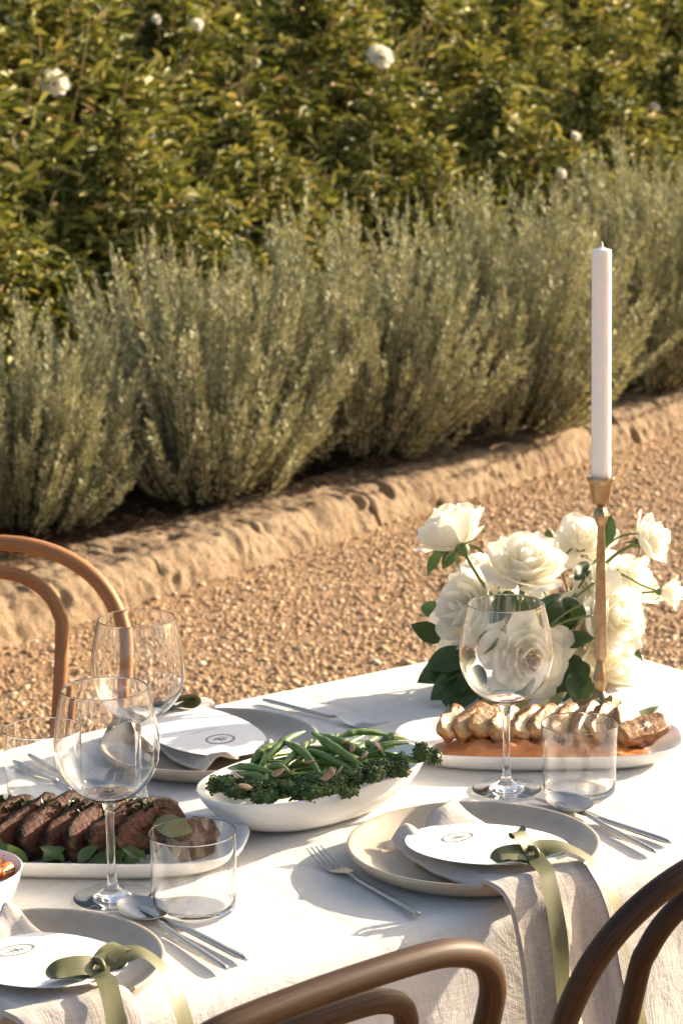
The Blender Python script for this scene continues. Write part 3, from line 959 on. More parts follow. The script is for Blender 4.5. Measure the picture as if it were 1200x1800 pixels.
def bow(parent_loc, rz, label, k, var=0):
    t = thing('ribbon_bow', label, 'ribbon', parent_loc, rz, 'olive ribbon bows on the menu cards')
    kx, ky, kz = k
    Wd = 0.0205
    def A(*p): return [(kx + a, ky + b, kz + c) for a, b, c in p]
    if var == 0:      # upper loop stands up behind the knot
        ribbon_obj('loop', t, A((0, 0, 0), (-0.018, 0.004, 0.006), (-0.038, 0.006, 0.0065), (-0.045, 0.006, 0.002), (-0.036, 0.004, -0.001), (-0.016, 0.0, -0.002), (0, 0, 0)), Wd,
                   [(0, .6, .8), (0.1, .8, .6), (0.1, .9, .4), (0, 1, 0), (0, .9, -.4), (0, .9, .3), (0, .6, .8)])
        ribbon_obj('loop', t, A((0, 0, 0), (-0.004, 0.008, 0.014), (-0.006, 0.018, 0.022), (-0.003, 0.024, 0.018), (0.002, 0.016, 0.006), (0, 0, 0)), Wd,
                   [(1, 0, 0), (1, 0.2, 0), (1, .3, 0), (1, .3, 0), (1, 0, 0), (1, 0, 0)])
        ribbon_obj('tail', t, A((0, 0, 0.002), (-0.003, -0.012, -0.004), (-0.010, -0.036, -0.014), (-0.020, -0.064, -0.062), (-0.026, -0.078, -0.120), (-0.036, -0.094, -0.215), (-0.041, -0.104, -0.285)), Wd,
                   [(1, 0, 0), (1, .0, .1), (1, 0, 0), (1, -.1, 0), (1, .1, 0), (1, .1, 0), (1, 0, 0)])
        ribbon_obj('tail', t, A((0, 0, 0.001), (0.018, 0.000, 0.004), (0.042, -0.010, 0.000), (0.062, -0.034, -0.020), (0.070, -0.054, -0.060), (0.074, -0.066, -0.120), (0.084, -0.082, -0.20), (0.086, -0.088, -0.28)), Wd,
                   [(0, .5, .8), (.1, .8, .5), (.3, 1, .3), (.8, .9, .3), (1, .5, .2), (.8, .7, .1), (1, .3, .1), (1, .2, 0)])
    else:             # two side loops
        ribbon_obj('loop', t, A((0, 0, 0), (-0.018, 0.0, 0.007), (-0.040, 0.002, 0.008), (-0.050, 0.002, 0.003), (-0.040, 0.002, -0.002), (-0.018, 0.0, -0.003), (0, 0, 0)), Wd,
                   [(0, .5, .9), (0, .7, .7), (0.1, .8, .5), (0, 1, 0), (0, .9, -.3), (0, .9, .3), (0, .6, .8)])
        ribbon_obj('loop', t, A((0, 0, 0), (0.012, 0.004, 0.008), (0.028, 0.009, 0.011), (0.037, 0.011, 0.005), (0.028, 0.008, 0.001), (0.012, 0.002, -0.002), (0, 0, 0)), Wd,
                   [(0, .6, .8), (0.1, .8, .6), (-.2, 1, .2), (0, 1, 0), (.2, .9, .2), (0, .9, .3), (0, .6, .8)])
        ribbon_obj('tail', t, A((0, 0, 0.002), (-0.006, -0.012, -0.004), (-0.012, -0.038, -0.004), (-0.022, -0.074, -0.050), (-0.030, -0.092, -0.120), (-0.040, -0.108, -0.20)), Wd,
                   [(1, 0, 0), (1, .0, .1), (1, 0, 0), (1, -.1, 0), (1, .1, 0), (1, .1, 0)])
        ribbon_obj('tail', t, A((0.0, 0, 0.001), (0.026, 0.000, 0.006), (0.046, -0.008, 0.004), (0.058, -0.030, -0.016), (0.062, -0.052, -0.060), (0.060, -0.068, -0.120), (0.058, -0.080, -0.20)), Wd,
                   [(0, .5, .8), (.1, .8, .5), (.3, 1, .3), (.8, .8, .3), (1, .4, .2), (1, .3, .1), (1, .1, .1)])
    kn = smooth_path(A((-0.002, 0.007, 0.0), (-0.001, 0.004, 0.0055), (0.0, -0.002, 0.007), (0.001, -0.006, 0.002), (0.001, -0.003, -0.003), (0, 0.004, -0.003)), 4, True)
    V, F, g = tube(kn, 0.0030, 8, closed=True)
    obj('knot', mesh('knot', V, F, M['ribbon'], True, {'grain': ('FLOAT_VECTOR', g)}), t)
    return t

def card_thing(loc, rz, label, c, ang, seed):
    """oval menu card; c = its middle in the setting's frame"""
    t = thing('menu_card', label, 'menu card', loc, rz, 'oval menu cards on the napkins')
    a, b = 0.103, 0.069
    tilt = 0.085
    def P(u, v, h=0.0):           # u along the card towards the diner, v across
        d = Vector((math.cos(ang), math.sin(ang), 0)); w = Vector((-math.sin(ang), math.cos(ang), 0))
        p = Vector(c) + d * u + w * v
        return (p.x, p.y, c[2] + u * tilt + h - 0.25 * v * v)
    rings = []
    for (k, h) in ((0.04, 0.0), (0.35, 0), (0.7, 0), (0.994, 0.0), (1.0, -0.0003), (0.994, -0.0006), (0.7, -0.0006), (0.04, -0.0006)):
        rings.append([P(a * k * math.cos(q), b * k * math.sin(q), h) for q in [2 * PI * i / 72 for i in range(72)]])
    V, F = loft(rings)
    body = obj('card', mesh('card', V, F, M['card'], False), t)
    def flat(uv, wd, h=0.00025):
        """a printed line: thin raised-free strip on the card"""
        V, F = [], []
        for i, (u, v) in enumerate(uv):
            u0, v0 = uv[max(i - 1, 0)]; u1, v1 = uv[min(i + 1, len(uv) - 1)]
            l = math.hypot(u1 - u0, v1 - v0) or 1; nx, ny = -(v1 - v0) / l * wd / 2, (u1 - u0) / l * wd / 2
            V += [P(u + nx, v + ny, h), P(u - nx, v - ny, h)]
        F = [(2 * i, 2 * i + 1, 2 * i + 3, 2 * i + 2) for i in range(len(uv) - 1)]
        return V, F
    ec = -0.042
    rg = []
    for (ra, rb, wd) in ((0.0150, 0.0195, 0.0013), (0.0134, 0.0177, 0.0008)):
        rg.append(flat([(ec + ra * math.cos(q), rb * math.sin(q)) for q in [2 * PI * i / 48 for i in range(49)]], wd))
    # the flowing monogram inside: three looping pen strokes
    for st in ([(-.2, -.6), (.5, -.35), (-.5, -.2), (.45, -.02), (-.1, .06)], [(.35, .0), (-.55, .12), (.5, .22), (.1, .4), (.35, .62)], [(.05, -.75), (-.05, -.2), (.1, .3), (-.05, .75)]):
        sp = smooth_path([(u, v, 0) for u, v in st], 8)
        rg.append(flat([(ec + p.x * 0.0125, p.y * 0.016) for p in sp], 0.0009))
    V, F = join(rg)
    obj('emblem', mesh('emblem', V, F, M['ink'], False), body)
    # lines of small print, too small to read
    g = random.Random(seed); tx = []
    for u, half in ((-0.008, 0.020), (-0.003, 0.012), (0.006, 0.026), (0.011, 0.017), (0.016, 0.023), (0.025, 0.019), (0.030, 0.024), (0.035, 0.010)):
        v = -half
        while v < half:
            w = g.uniform(0.0015, 0.005)
            vv = v
            while vv < min(v + w, half):
                tx.append(flat([(u, vv), (u + g.uniform(-.0004, .0004), vv + 0.0007)], g.uniform(0.0007, 0.0012)))
                vv += 0.0011
            v += w + 0.0013
    V, F = join(tx)
    obj('small_print', mesh('small_print', V, F, M['ink_faint'], False), body)
    return t

# cutlery, each along +y with the handle end at the origin
def fork_parts():
    hd = smooth_path([(0, 0, 0.004), (0, 0.04, 0.004), (0, 0.09, 0.0035), (0, 0.122, 0.0035), (0, 0.135, 0.006)], 5)
    hr = [0.0022, 0.0034] + [0.0040 - 0.00007 * i for i in range(len(hd) - 2)]
    handle = tube_mesh('handle', hd, hr, M['steel'], 10, flat=0.75, up=(0, 0, 1))
    rings = []
    for (y, w, z, h) in ((0.130, 0.0028, 0.0045, 0.0018), (0.140, 0.0042, 0.0060, 0.0013), (0.150, 0.0080, 0.0045, 0.0010), (0.160, 0.0108, 0.0022, 0.0009), (0.170, 0.0116, 0.0012, 0.0009), (0.176, 0.0118, 0.0012, 0.0009)):
        rings.append([(w * math.cos(q), y, z + h * math.sin(q) + 0.0012 * (math.cos(q)) ** 2) for q in [2 * PI * i / 14 for i in range(14)]])
    V, F = loft(rings)
    head = mesh('head', V, F, M['steel'])
    tines = []
    for k in range(4):
        x = (k - 1.5) * 0.0062
        p = smooth_path([(x, 0.172, 0.0016), (x, 0.190, 0.003), (x * 0.99, 0.205, 0.0065), (x * 0.96, 0.222, 0.0125)], 5)
        tines.append(tube_mesh('tine', p, [0.0021 - 0.0012 * i / (len(p) - 1) for i in range(len(p))], M['steel'], 7, flat=0.6, up=(0, 0, 1)))
    return handle, head, tines

def spoon_parts():
    hd = smooth_path([(0, 0, 0.004), (0, 0.05, 0.004), (0, 0.10, 0.0038), (0, 0.138, 0.0055), (0, 0.152, 0.0072)], 5)
    handle = tube_mesh('handle', hd, [0.0026, 0.0034] + [0.0040 - 0.00008 * i for i in range(len(hd) - 2)], M['steel'], 10, flat=0.75, up=(0, 0, 1))
    def top(k, q, th):
        cx, cyy = 0.0250, 0.0365
        e = 1 + 0.10 * math.sin(q)
        x, y = cx * k * math.cos(q), cyy * k * math.sin(q)
        dep = 0.0095 * (1 - k ** 2.2)
        return (x * (1 - 0.10 * math.sin(q)), 0.183 + y, 0.0105 - dep - th + 0.0006 * math.sin(q))
    qs = [2 * PI * i / 40 for i in range(40)]
    ks = [0.03, 0.2, 0.4, 0.6, 0.75, 0.88, 0.97, 1.0]
    rings = [[top(k, q, 0) for q in qs] for k in ks] + [[top(1.012, q, 0.0005) for q in qs]] + [[top(k, q, 0.0011) for q in qs] for k in reversed(ks)]
    V, F = loft(rings)
    return handle, mesh('bowl', V, F, M['steel'])

def knife_parts():
    hd = smooth_path([(0, 0, 0.004), (0, 0.05, 0.004), (0, 0.10, 0.004), (0, 0.112, 0.0038)], 5)
    handle = tube_mesh('handle', hd, [0.003, 0.0040] + [0.0048 - 0.00006 * i for i in range(len(hd) - 2)], M['steel'], 10, flat=0.72, up=(0, 0, 1))
    rings = []
    for (y, w, o) in ((0.108, 0.0042, 0), (0.118, 0.0062, 0.001), (0.14, 0.0082, 0.002), (0.17, 0.0088, 0.0022), (0.195, 0.0078, 0.0016), (0.208, 0.0050, -0.001), (0.215, 0.0012, -0.004)):
        rings.append([(o - w, y, 0.004), (o - w * .3, y, 0.0052), (o + w, y, 0.0042), (o + w, y, 0.0038), (o - w * .3, y, 0.0028), (o - w, y, 0.0036)])
    V, F = loft(rings)
    return handle, mesh('blade', V, F, M['steel'])

def wine_glass(label, loc):
    t = thing('wine_glass', label, 'wine glass', loc, 0, 'wine glasses on the table')
    H = 0.232
    out = [(0.0415, 0.0008), (0.0418, 0.0016), (0.038, 0.0026), (0.028, 0.0040), (0.016, 0.0068), (0.0085, 0.0115), (0.0056, 0.019), (0.0045, 0.032), (0.0042, 0.055), (0.0044, 0.082), (0.0052, 0.098), (0.0078, 0.1065)]
    bowl_o = [(0.0078, 0.1065), (0.0185, 0.1118), (0.0315, 0.1190), (0.0422, 0.1290), (0.0497, 0.1405), (0.0540, 0.1525), (0.0557, 0.1650), (0.0556, 0.1770), (0.0542, 0.1900), (0.0518, 0.2040), (0.0488, 0.2180), (0.0456, H)]
    th = 0.0009
    bo = smooth_prof(bowl_o, 3)
    bi = [(r - th, z) for r, z in bo if z > 0.1145]
    rim = [(0.04562, H - 0.0012), (0.04558, H - 0.0006), (0.0455, H - 0.0001), (0.0453, H + 0.0002), (0.04505, H + 0.0002), (0.0449, H - 0.0001), (0.04475, H - 0.0006), (0.04475, H - 0.0012)]
    allp = [(0.0005, 0.0), (0.030, 0.0001), (0.039, 0.0003), (0.0411, 0.0006)] + smooth_prof(out, 3) + bo[1:-1] + rim + list(reversed(bi[:-1])) + [(0.0105, 0.1112), (0.0060, 0.1101), (0.0005, 0.1098)]
    # one blown piece: foot, stem and bowl share their seams exactly
    zs = [z for r, z in allp]
    i1 = next(i for i, z in enumerate(zs) if z > 0.0112); i2 = next(i for i, z in enumerate(zs) if z > 0.1062)
    for nm_, sl, c0, c1 in (('foot', allp[:i1 + 1], True, False), ('stem', allp[i1:i2 + 1], False, False), ('bowl', allp[i2:], False, True)):
        V, F = loft(lathe(sl, 72), True, c0, c1)
        obj(nm_, mesh(nm_, V, F, M['glass'], recalc=False), t)
    return t

def smooth_prof(p, n):
    return [(q.x, q.y) for q in smooth_path([(a, b, 0) for a, b in p], n)]

def tumbler(label, loc):
    o = [(0.0005, 0.0), (0.030, 0.0), (0.036, 0.0002), (0.0390, 0.0007), (0.0412, 0.0018), (0.0426, 0.0038), (0.0432, 0.0066), (0.0435, 0.010), (0.0440, 0.022), (0.0446, 0.04), (0.0452, 0.06), (0.0458, 0.08), (0.04600, 0.0858),
         (0.04600, 0.0866), (0.04592, 0.0871), (0.0457, 0.0874), (0.0454, 0.0874), (0.0452, 0.0871), (0.0451, 0.0866)]
    i = [(0.04508, 0.0858), (0.0449, 0.08), (0.0443, 0.06), (0.0437, 0.04), (0.0431, 0.022), (0.0426, 0.0145), (0.0420, 0.0112), (0.0408, 0.0088), (0.0385, 0.0074), (0.035, 0.0068), (0.030, 0.0066), (0.0005, 0.0064)]
    V, F = loft(lathe(o + i, 72))
    return tag(obj('tumbler', mesh('tumbler', V, F, M['glass'], recalc=False), None, loc), label, 'tumbler', 'tumblers on the table')

PLATE = None
def build_setting(oa, ob, flip, names, seed, var, cardc, cang, knot, fork, spoon, knife, wg, tm, with_fork=True):
    global PLATE
    rz = TA + (PI if flip else 0)
    O = tp(oa, ob); sgn = -1 if flip else 1
    def L(x, y, z=0.0): return tp(oa + sgn * x, ob + sgn * y, TZ + z)
    if PLATE is None: PLATE = plate_mesh()
    p = obj('dinner_plate', PLATE, None, O, (0, 0, rz))
    tag(p, names['plate'], 'plate', 'stoneware dinner plates')
    n = obj('linen_napkin', napkin_mesh(seed), None, O, (0, 0, rz)); solid(n, 0.0045)
    tag(n, names['napkin'], 'napkin', 'linen napkins on the plates')
    card_thing(O, rz, names['card'], cardc, cang, seed)
    bow(O, rz, names['bow'], knot, var)
    if with_fork:
        f = thing('fork', names['fork'], 'fork', L(fork[0], fork[1]), rz + fork[2], 'steel forks')
        h, hd, ti = FORK
        obj('handle', h, f); hh = obj('head', hd, f)
        for q in ti: obj('tine', q, hh)
    s = thing('spoon', names['spoon'], 'spoon', L(spoon[0], spoon[1], spoon[3] if len(spoon) > 3 else 0.0005), rz + spoon[2], 'steel spoons')
    obj('handle', SPOON[0], s); obj('bowl', SPOON[1], s)
    k = thing('knife', names['knife'], 'knife', L(knife[0], knife[1]), rz + knife[2], 'steel knives')
    obj('handle', KNIFE[0], k); obj('blade', KNIFE[1], k)
    wine_glass(names['wine'], L(*wg)); tumbler(names['tumbler'], L(*tm))

build_table()
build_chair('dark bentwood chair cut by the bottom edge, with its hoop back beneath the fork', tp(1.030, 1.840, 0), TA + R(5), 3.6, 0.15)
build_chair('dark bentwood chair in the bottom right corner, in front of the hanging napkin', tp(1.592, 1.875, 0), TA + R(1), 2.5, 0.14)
build_chair('honey brown bentwood chair on the far side at the left edge, before the gravel', Vector((-0.525, 3.325, 0)), PI + R(5), wood='lighter')
FORK, SPOON, KNIFE = fork_parts(), spoon_parts(), knife_parts()
def nm(who):
    w = {'right': ('at the right, nearest the candle', 'of the right-hand place setting'), 'front': ('in the bottom left corner', 'of the bottom left place setting'), 'far': ('on the far side, behind the green bean bowl', 'of the far place setting by the left chair')}[who]
    return w
build_setting(1.572, 2.004, False, dict(
    plate='beige speckled stoneware plate fully in view at the right, under a napkin and card', napkin='folded oatmeal linen napkin hanging over the table edge at the right',
    card='oval white menu card on the right-hand plate, in full sun', bow='olive satin ribbon bow with long tails on the right-hand menu card',
    fork='matte steel fork in the plate shadow at the middle front', spoon='steel spoon leaning on the rim of the right-hand plate', knife='steel knife lying beside the right-hand spoon near the tumbler',
    wine='clear wine glass standing before the white roses', tumbler='clear tumbler standing before the chicken platter'), 1, 0,
    (-0.009, -0.034, 0.0335), R(-80), (-0.015, -0.122, 0.046), (-0.150, -0.100, R(-5)), (0.170, -0.109, R(-9)), (0.206, -0.095, R(4)), (0.190, 0.176), (0.250, 0.112))
build_setting(1.013, 2.004, False, dict(
    plate='beige speckled stoneware plate cut by the left edge in the bottom left corner', napkin='folded oatmeal linen napkin on the bottom left plate, hanging towards the camera',
    card='oval white menu card on the bottom left plate, nearest the camera', bow='olive satin ribbon bow with two side loops on the bottom left menu card',
    fork='', spoon='steel spoon whose bowl leans on the bottom left plate', knife='steel knife beside the bottom left spoon, touching the tumbler shadow',
    wine='clear wine glass standing in front of the beef platter', tumbler='clear tumbler in front of the right end of the beef platter'), 2, 1,
    (0.006, -0.030, 0.0335), R(-82), (0.024, -0.112, 0.046), (-0.19, -0.10, 0), (0.171, -0.101, R(-4)), (0.200, -0.092, R(2)), (0.187, 0.149), (0.236, 0.062), False)
build_setting(1.552, 2.518, True, dict(
    plate='grey stoneware plate in shade on the far side, behind the bean bowl', napkin='crumpled oatmeal linen napkin under the shaded far menu card',
    card='oval white menu card in blue shade on the far plate', bow='olive ribbon bow with an open loop on the far menu card',
    fork='steel fork on the far side, lying in the bouquet shadow', spoon='steel spoon on the far side seen through the wine glass', knife='steel knife on the far side seen through the left tumbler',
    wine='clear wine glass in front of the far chair and menu card', tumbler='clear tumbler at the left edge beyond the beef platter'), 3, 1,
    (0.004, -0.014, 0.0335), R(-86), (0.012, -0.092, 0.046), (-0.190, -0.165, R(12)), (0.185, -0.14, R(-3)), (0.215, -0.13, R(2)), (0.170, 0.121), (0.246, 0.014))

# ------------------------------------------------------------------ serving dishes
def dish(name, label, cat, loc, rz, prof, sx, sy, power, seg=96):
    V, F = loft(lathe(prof, seg, sx, sy, power))
    o = obj(name, mesh(name, V, F, M['porcelain']), None, loc, (0, 0, rz))
    return tag(o, label, cat)

PLATTER = [(0.01, 0.0045), (0.5, 0.0045), (0.72, 0.0052), (0.82, 0.0080), (0.90, 0.0145), (0.96, 0.0205), (0.985, 0.0230), (0.998, 0.0235), (1.0, 0.0215), (0.975, 0.0155), (0.92, 0.0080), (0.84, 0.0015), (0.72, 0.0), (0.01, 0.0)]
BOWL = [(0.01, 0.006), (0.35, 0.0065), (0.52, 0.010), (0.68, 0.0200), (0.81, 0.0360), (0.91, 0.0540), (0.968, 0.0685), (0.984, 0.0712), (0.996, 0.0708), (0.998, 0.0680), (0.945, 0.0510), (0.86, 0.0320), (0.74, 0.0145), (0.60, 0.0035), (0.50, 0.0), (0.01, 0.0)]

def slab(L, Hh, T, seed, flat=0.55, rough=1.0):
    """a carved slice: rounded outline, browned rim and paler cut faces"""
    n = 30; rings = []; cr = []
    for (t, k) in ((-.5, .06), (-.5, .45), (-.5, .80), (-.495, .93), (-.46, .98), (-.34, 1.0), (0, 1.01), (.34, 1.0), (.46, .98), (.495, .93), (.5, .80), (.5, .45), (.5, .06)):
        ring = []
        for i in range(n):
            a = 2 * PI * i / n; c, s = math.cos(a), math.sin(a)
            x = L / 2 * k * math.copysign(abs(c) ** 0.6, c); z = Hh / 2 * k * math.copysign(abs(s) ** 0.6, s)
            if s < 0: z *= flat
            q = Vector((x * 40 + seed * 3.1, t * 3, z * 40))
            w = (mnoise.noise(q) * 0.0055 + mnoise.noise(q * 2.7) * 0.0028 + mnoise.noise(q * 6) * 0.0012) * rough
            ring.append((x + w * c, t * T + 0.0018 * rough * mnoise.noise(q * 1.3 + Vector((9, 0, 0))), z + w * s))
            cr.append(min(1, max(0, (k - 0.86) / 0.11)))
        rings.append(ring)
    V, F = loft(rings)
    return V, F, cr

def leaf_mesh(name, L, W, mat, curl=0.15, fold=0.25, nu=5, nv=9, serr=0.0, pw=0.75):
    def f(u, v):
        x = (u - .5) * 2
        w = W / 2 * max(0.02, math.sin(PI * min(1, 0.04 + v * 0.96)) ** pw) * (1 + serr * math.sin(v * 60))
        return (x * w, v * L, abs(x) * w * fold - curl * L * v * v + 0.02 * L * math.sin(v * 9 + x))
    V, F = grid(f, nu, nv)
    return mesh(name, V, F, mat)

def orient(o, p, d, up=(0, 0, 1), roll=0.0):
    """put o at p with its local +y along d and +z as near to up as it goes"""
    y = Vector(d).normalized(); x = y.cross(Vector(up))
    x = x.normalized() if x.length > 1e-3 else Vector((1, 0, 0))
    z = x.cross(y)
    m = Matrix((x, y, z)).transposed().to_4x4()
    o.matrix_local = Matrix.Translation(p) @ m @ Matrix.Rotation(roll, 4, 'Y')
    return o

def build_beef():
    C = Vector((-0.299, 2.585, TZ)); rz = R(-6)
    dish('beef_platter', 'long white porcelain platter carrying sliced beef at the left edge', 'platter', C, rz, PLATTER, 0.188, 0.088, 3.6)
    ax = Vector((math.cos(rz), math.sin(rz), 0)); ay = Vector((-math.sin(rz), math.cos(rz), 0))
    g = random.Random(4)
    xs = [0.078, 0.052, 0.024, -0.003, -0.031, -0.058, -0.087, -0.115, -0.142]
    for i, x in enumerate(xs):
        V, F, cr = slab(g.uniform(0.098, 0.112), g.uniform(0.046, 0.052), g.uniform(0.017, 0.022), i + 1, 0.85, 1.2)
        o = obj('beef_slice', mesh('beef_slice', V, F, M['beef'], True, {'crust': ('FLOAT', cr)}))
        p = C + ax * (x + g.uniform(-.003, .003)) + ay * (0.004 + g.uniform(-.004, .004)) + Vector((0, 0, 0.031))
        o.matrix_world = Matrix.Translation(p) @ Matrix.Rotation(R(44 + g.uniform(-5, 5)), 4, 'Z') @ Matrix.Rotation(R(-40 + g.uniform(-5, 5)), 4, 'X') @ Matrix.Rotation(R(-15 + g.uniform(-4, 4)), 4, 'Y')
        pos = ['right-hand end slice of the fan, just left of the end piece', 'second slice from the right-hand end', 'third slice from the right-hand end', 'middle slice right of the wine glass stem', 'slice just left of the wine glass stem', 'fourth slice from the left edge', 'third slice from the left edge', 'second slice from the left edge', 'slice cut off by the left edge'][i]
        tag(o, 'seared roast beef, ' + pos, 'beef slice', 'slices of roast beef on the platter')
    V, F, cr = slab(0.060, 0.046, 0.026, 30, 0.8)
    o = obj('beef_slice', mesh('beef_slice', V, F, M['beef'], True, {'crust': ('FLOAT', [max(c, 0.35) for c in cr])}))
    o.matrix_world = Matrix.Translation(C + ax * 0.128 + ay * -0.005 + Vector((0, 0, 0.023))) @ Matrix.Rotation(R(40), 4, 'Z') @ Matrix.Rotation(R(-62), 4, 'X')
    tag(o, 'small end piece of roast beef seen through the front tumbler', 'beef slice', 'slices of roast beef on the platter')
    # chopped herbs spooned over the fan
    parts = []
    gg = np.random.default_rng(8); n = 620
    cx = gg.uniform(-0.16, 0.075, n)
    ctr = np.array([C.x, C.y, TZ])
    lum = np.array([nz(q * 60, 3) for q in cx])
    yy = gg.normal(0.026, 0.010, n)
    P = ctr + np.outer(cx + 0.018, ax) + np.outer(yy, ay) + np.outer(0.052 + 0.006 * gg.random(n) - np.abs(yy - 0.022) * 0.55 - (cx > 0.09) * 0.012, [0, 0, 1])
    P = P[lum > -0.12]; n = len(P)
    V, F = scatter_leaves(gg, P, gg.normal(0, 1, (n, 3)), gg.uniform(0.004, 0.011, n), 0.6, gg.normal(0, 1, (n, 3)))
    tag(obj('herb_dressing', mesh('herb_dressing', V, F, M['herb'])), 'chopped green herb dressing strewn over the sliced beef', 'herbs', kind='stuff')
    lm = [leaf_mesh('leaf', 0.031, 0.016, M['spinach'], 0.10, 0.35), leaf_mesh('leaf', 0.027, 0.015, M['spinach'], 0.30, 0.3)]
    for i in range(17):
        t = i / 16
        o = obj('salad_leaf', lm[i % 2])
        p = C + ax * (-0.165 + 0.245 * t + g.uniform(-.006, .006)) + ay * (-0.052 + g.uniform(-.008, .004)) + Vector((0, 0, 0.010 + g.uniform(0, .006)))
        d = ax * g.uniform(-1.0, 1.0) + ay * g.uniform(-0.35, 0.25) + Vector((0, 0, g.uniform(0.15, 0.75)))
        orient(o, p, d, (-0.2, -0.7, 0.7), g.uniform(-.7, .7)); o.scale = (1, 1, 1)
        tag(o, 'small green salad leaf tucked along the front of the sliced beef', 'salad leaf', 'salad leaves along the front of the beef')
    o = obj('salad_leaf', leaf_mesh('leaf', 0.044, 0.030, M['sage'], 0.25, 0.2))
    orient(o, C + ax * 0.088 + ay * -0.030 + Vector((0, 0, 0.047)), ax + ay * 0.1 + Vector((0, 0, 0.02)), (0, -0.6, 0.8))
    tag(o, 'pale round leaf lying on the end piece of beef, inside the tumbler', 'salad leaf', 'salad leaves along the front of the beef')

def build_chicken():
    C = Vector((0.243, 2.942, TZ)); rz = R(-4)
    dish('chicken_platter', 'long white porcelain platter carrying sliced chicken on puree', 'platter', C, rz, PLATTER, 0.182, 0.094, 3.0)
    # orange puree smeared along the platter
    def f(u, v):
        a = 2 * PI * u; k = v
        x = 0.146 * k * math.copysign(abs(math.cos(a)) ** 0.8, math.cos(a)); y = 0.050 * k * math.copysign(abs(math.sin(a)) ** 0.8, math.sin(a))
        ed = 1 + 0.10 * nz(math.cos(a) * 4, math.sin(a) * 4) + 0.05 * nz(math.cos(a) * 11, math.sin(a) * 11)
        z = 0.020 * max(0.0, 1 - k ** 3.5) + 0.007 * nz(x * 55, y * 90) * (1 - k ** 4) + 0.003 * math.sin(x * 140 + 3 * nz(x * 30, y * 30)) * (1 - k ** 6)
        return (x * ed, y * ed - 0.004, max(z, -0.001) + 0.0062)
    V, F = grid(f, 73, 14)
    o = obj('puree', mesh('puree', V, F, M['puree']), None, C + Vector((-0.003, -0.022, 0)), (0, 0, rz))
    tag(o, 'smooth orange puree spread beneath the sliced chicken', 'puree')
    g = random.Random(9)
    xs = [-0.108, -0.084, -0.059, -0.036, -0.012, 0.012, 0.036, 0.060, 0.084, 0.107]
    names = ['leftmost slice', 'second slice from the left', 'third slice from the left, left of the glass stem', 'fourth slice from the left, right of the glass stem', 'middle slice left of the tumbler', 'first slice seen through the tumbler', 'second slice seen through the tumbler', 'third slice seen through the tumbler', 'first slice right of the tumbler', 'last upright slice at the right']
    for i, x in enumerate(xs):
        V, F, cr = slab(g.uniform(0.060, 0.076), g.uniform(0.030, 0.038), g.uniform(0.0135, 0.019), 50 + i, 0.85, 1.5)
        o = obj('chicken_slice', mesh('chicken_slice', V, F, M['chicken'], True, {'crust': ('FLOAT', cr)}))
        p = C + Vector((x + g.uniform(-.003, .003), 0.004 - x * 0.07 + g.uniform(-.004, .004), 0.0385 + g.uniform(-.003, .002)))
        o.matrix_world = Matrix.Translation(p) @ Matrix.Rotation(R(42 + g.uniform(-13, 13)), 4, 'Z') @ Matrix.Rotation(R(-42 + g.uniform(-10, 10)), 4, 'X') @ Matrix.Rotation(R(-20 + g.uniform(-8, 8)), 4, 'Y')
        tag(o, 'browned roast chicken, ' + names[i], 'chicken slice', 'slices of roast chicken on the puree')
    V, F, cr = slab(0.074, 0.036, 0.024, 70, 0.9)
    o = obj('chicken_slice', mesh('chicken_slice', V, F, M['chicken'], True, {'crust': ('FLOAT', [max(c, .3) for c in cr])}))
    o.matrix_world = Matrix.Translation(C + Vector((0.128, -0.016, 0.030))) @ Matrix.Rotation(R(22), 4, 'Z') @ Matrix.Rotation(R(-58), 4, 'X') @ Matrix.Rotation(R(-10), 4, 'Y')
    tag(o, 'pale tapered chicken slice lying at the right end of the platter', 'chicken slice', 'slices of roast chicken on the puree')
    for i, (x0, y0, x1, y1, l, nme) in enumerate([(815, 1262, 880, 1228, .066, 'leftmost sage leaf behind the chicken, left of the glass stem'), (898, 1262, 938, 1208, .068, 'upright sage leaf right of the wine glass stem'), (940, 1260, 988, 1226, .060, 'sage leaf between the glass and the candlestick'),
                                     (1028, 1262, 1048, 1238, .046, 'sage leaf just left of the candlestick foot'), (1052, 1262, 1070, 1234, .046, 'sage leaf just right of the candlestick foot'), (1112, 1268, 1152, 1248, .050, 'rightmost sage leaf behind the chicken')]):
        a = at_depth(x0, y0, 2.995); b = at_depth(x1, y1, 3.01)
        o = obj('sage_leaf', leaf_mesh('leaf', l, 0.017, M['sage'], 0.06, 0.25))
        orient(o, a, b - a + Vector((0, 0.012, 0)), (-0.2, -0.8, 0.5), 0.3 - 0.15 * i)
        tag(o, nme, 'sage leaf', 'sage leaves tucked behind the chicken')

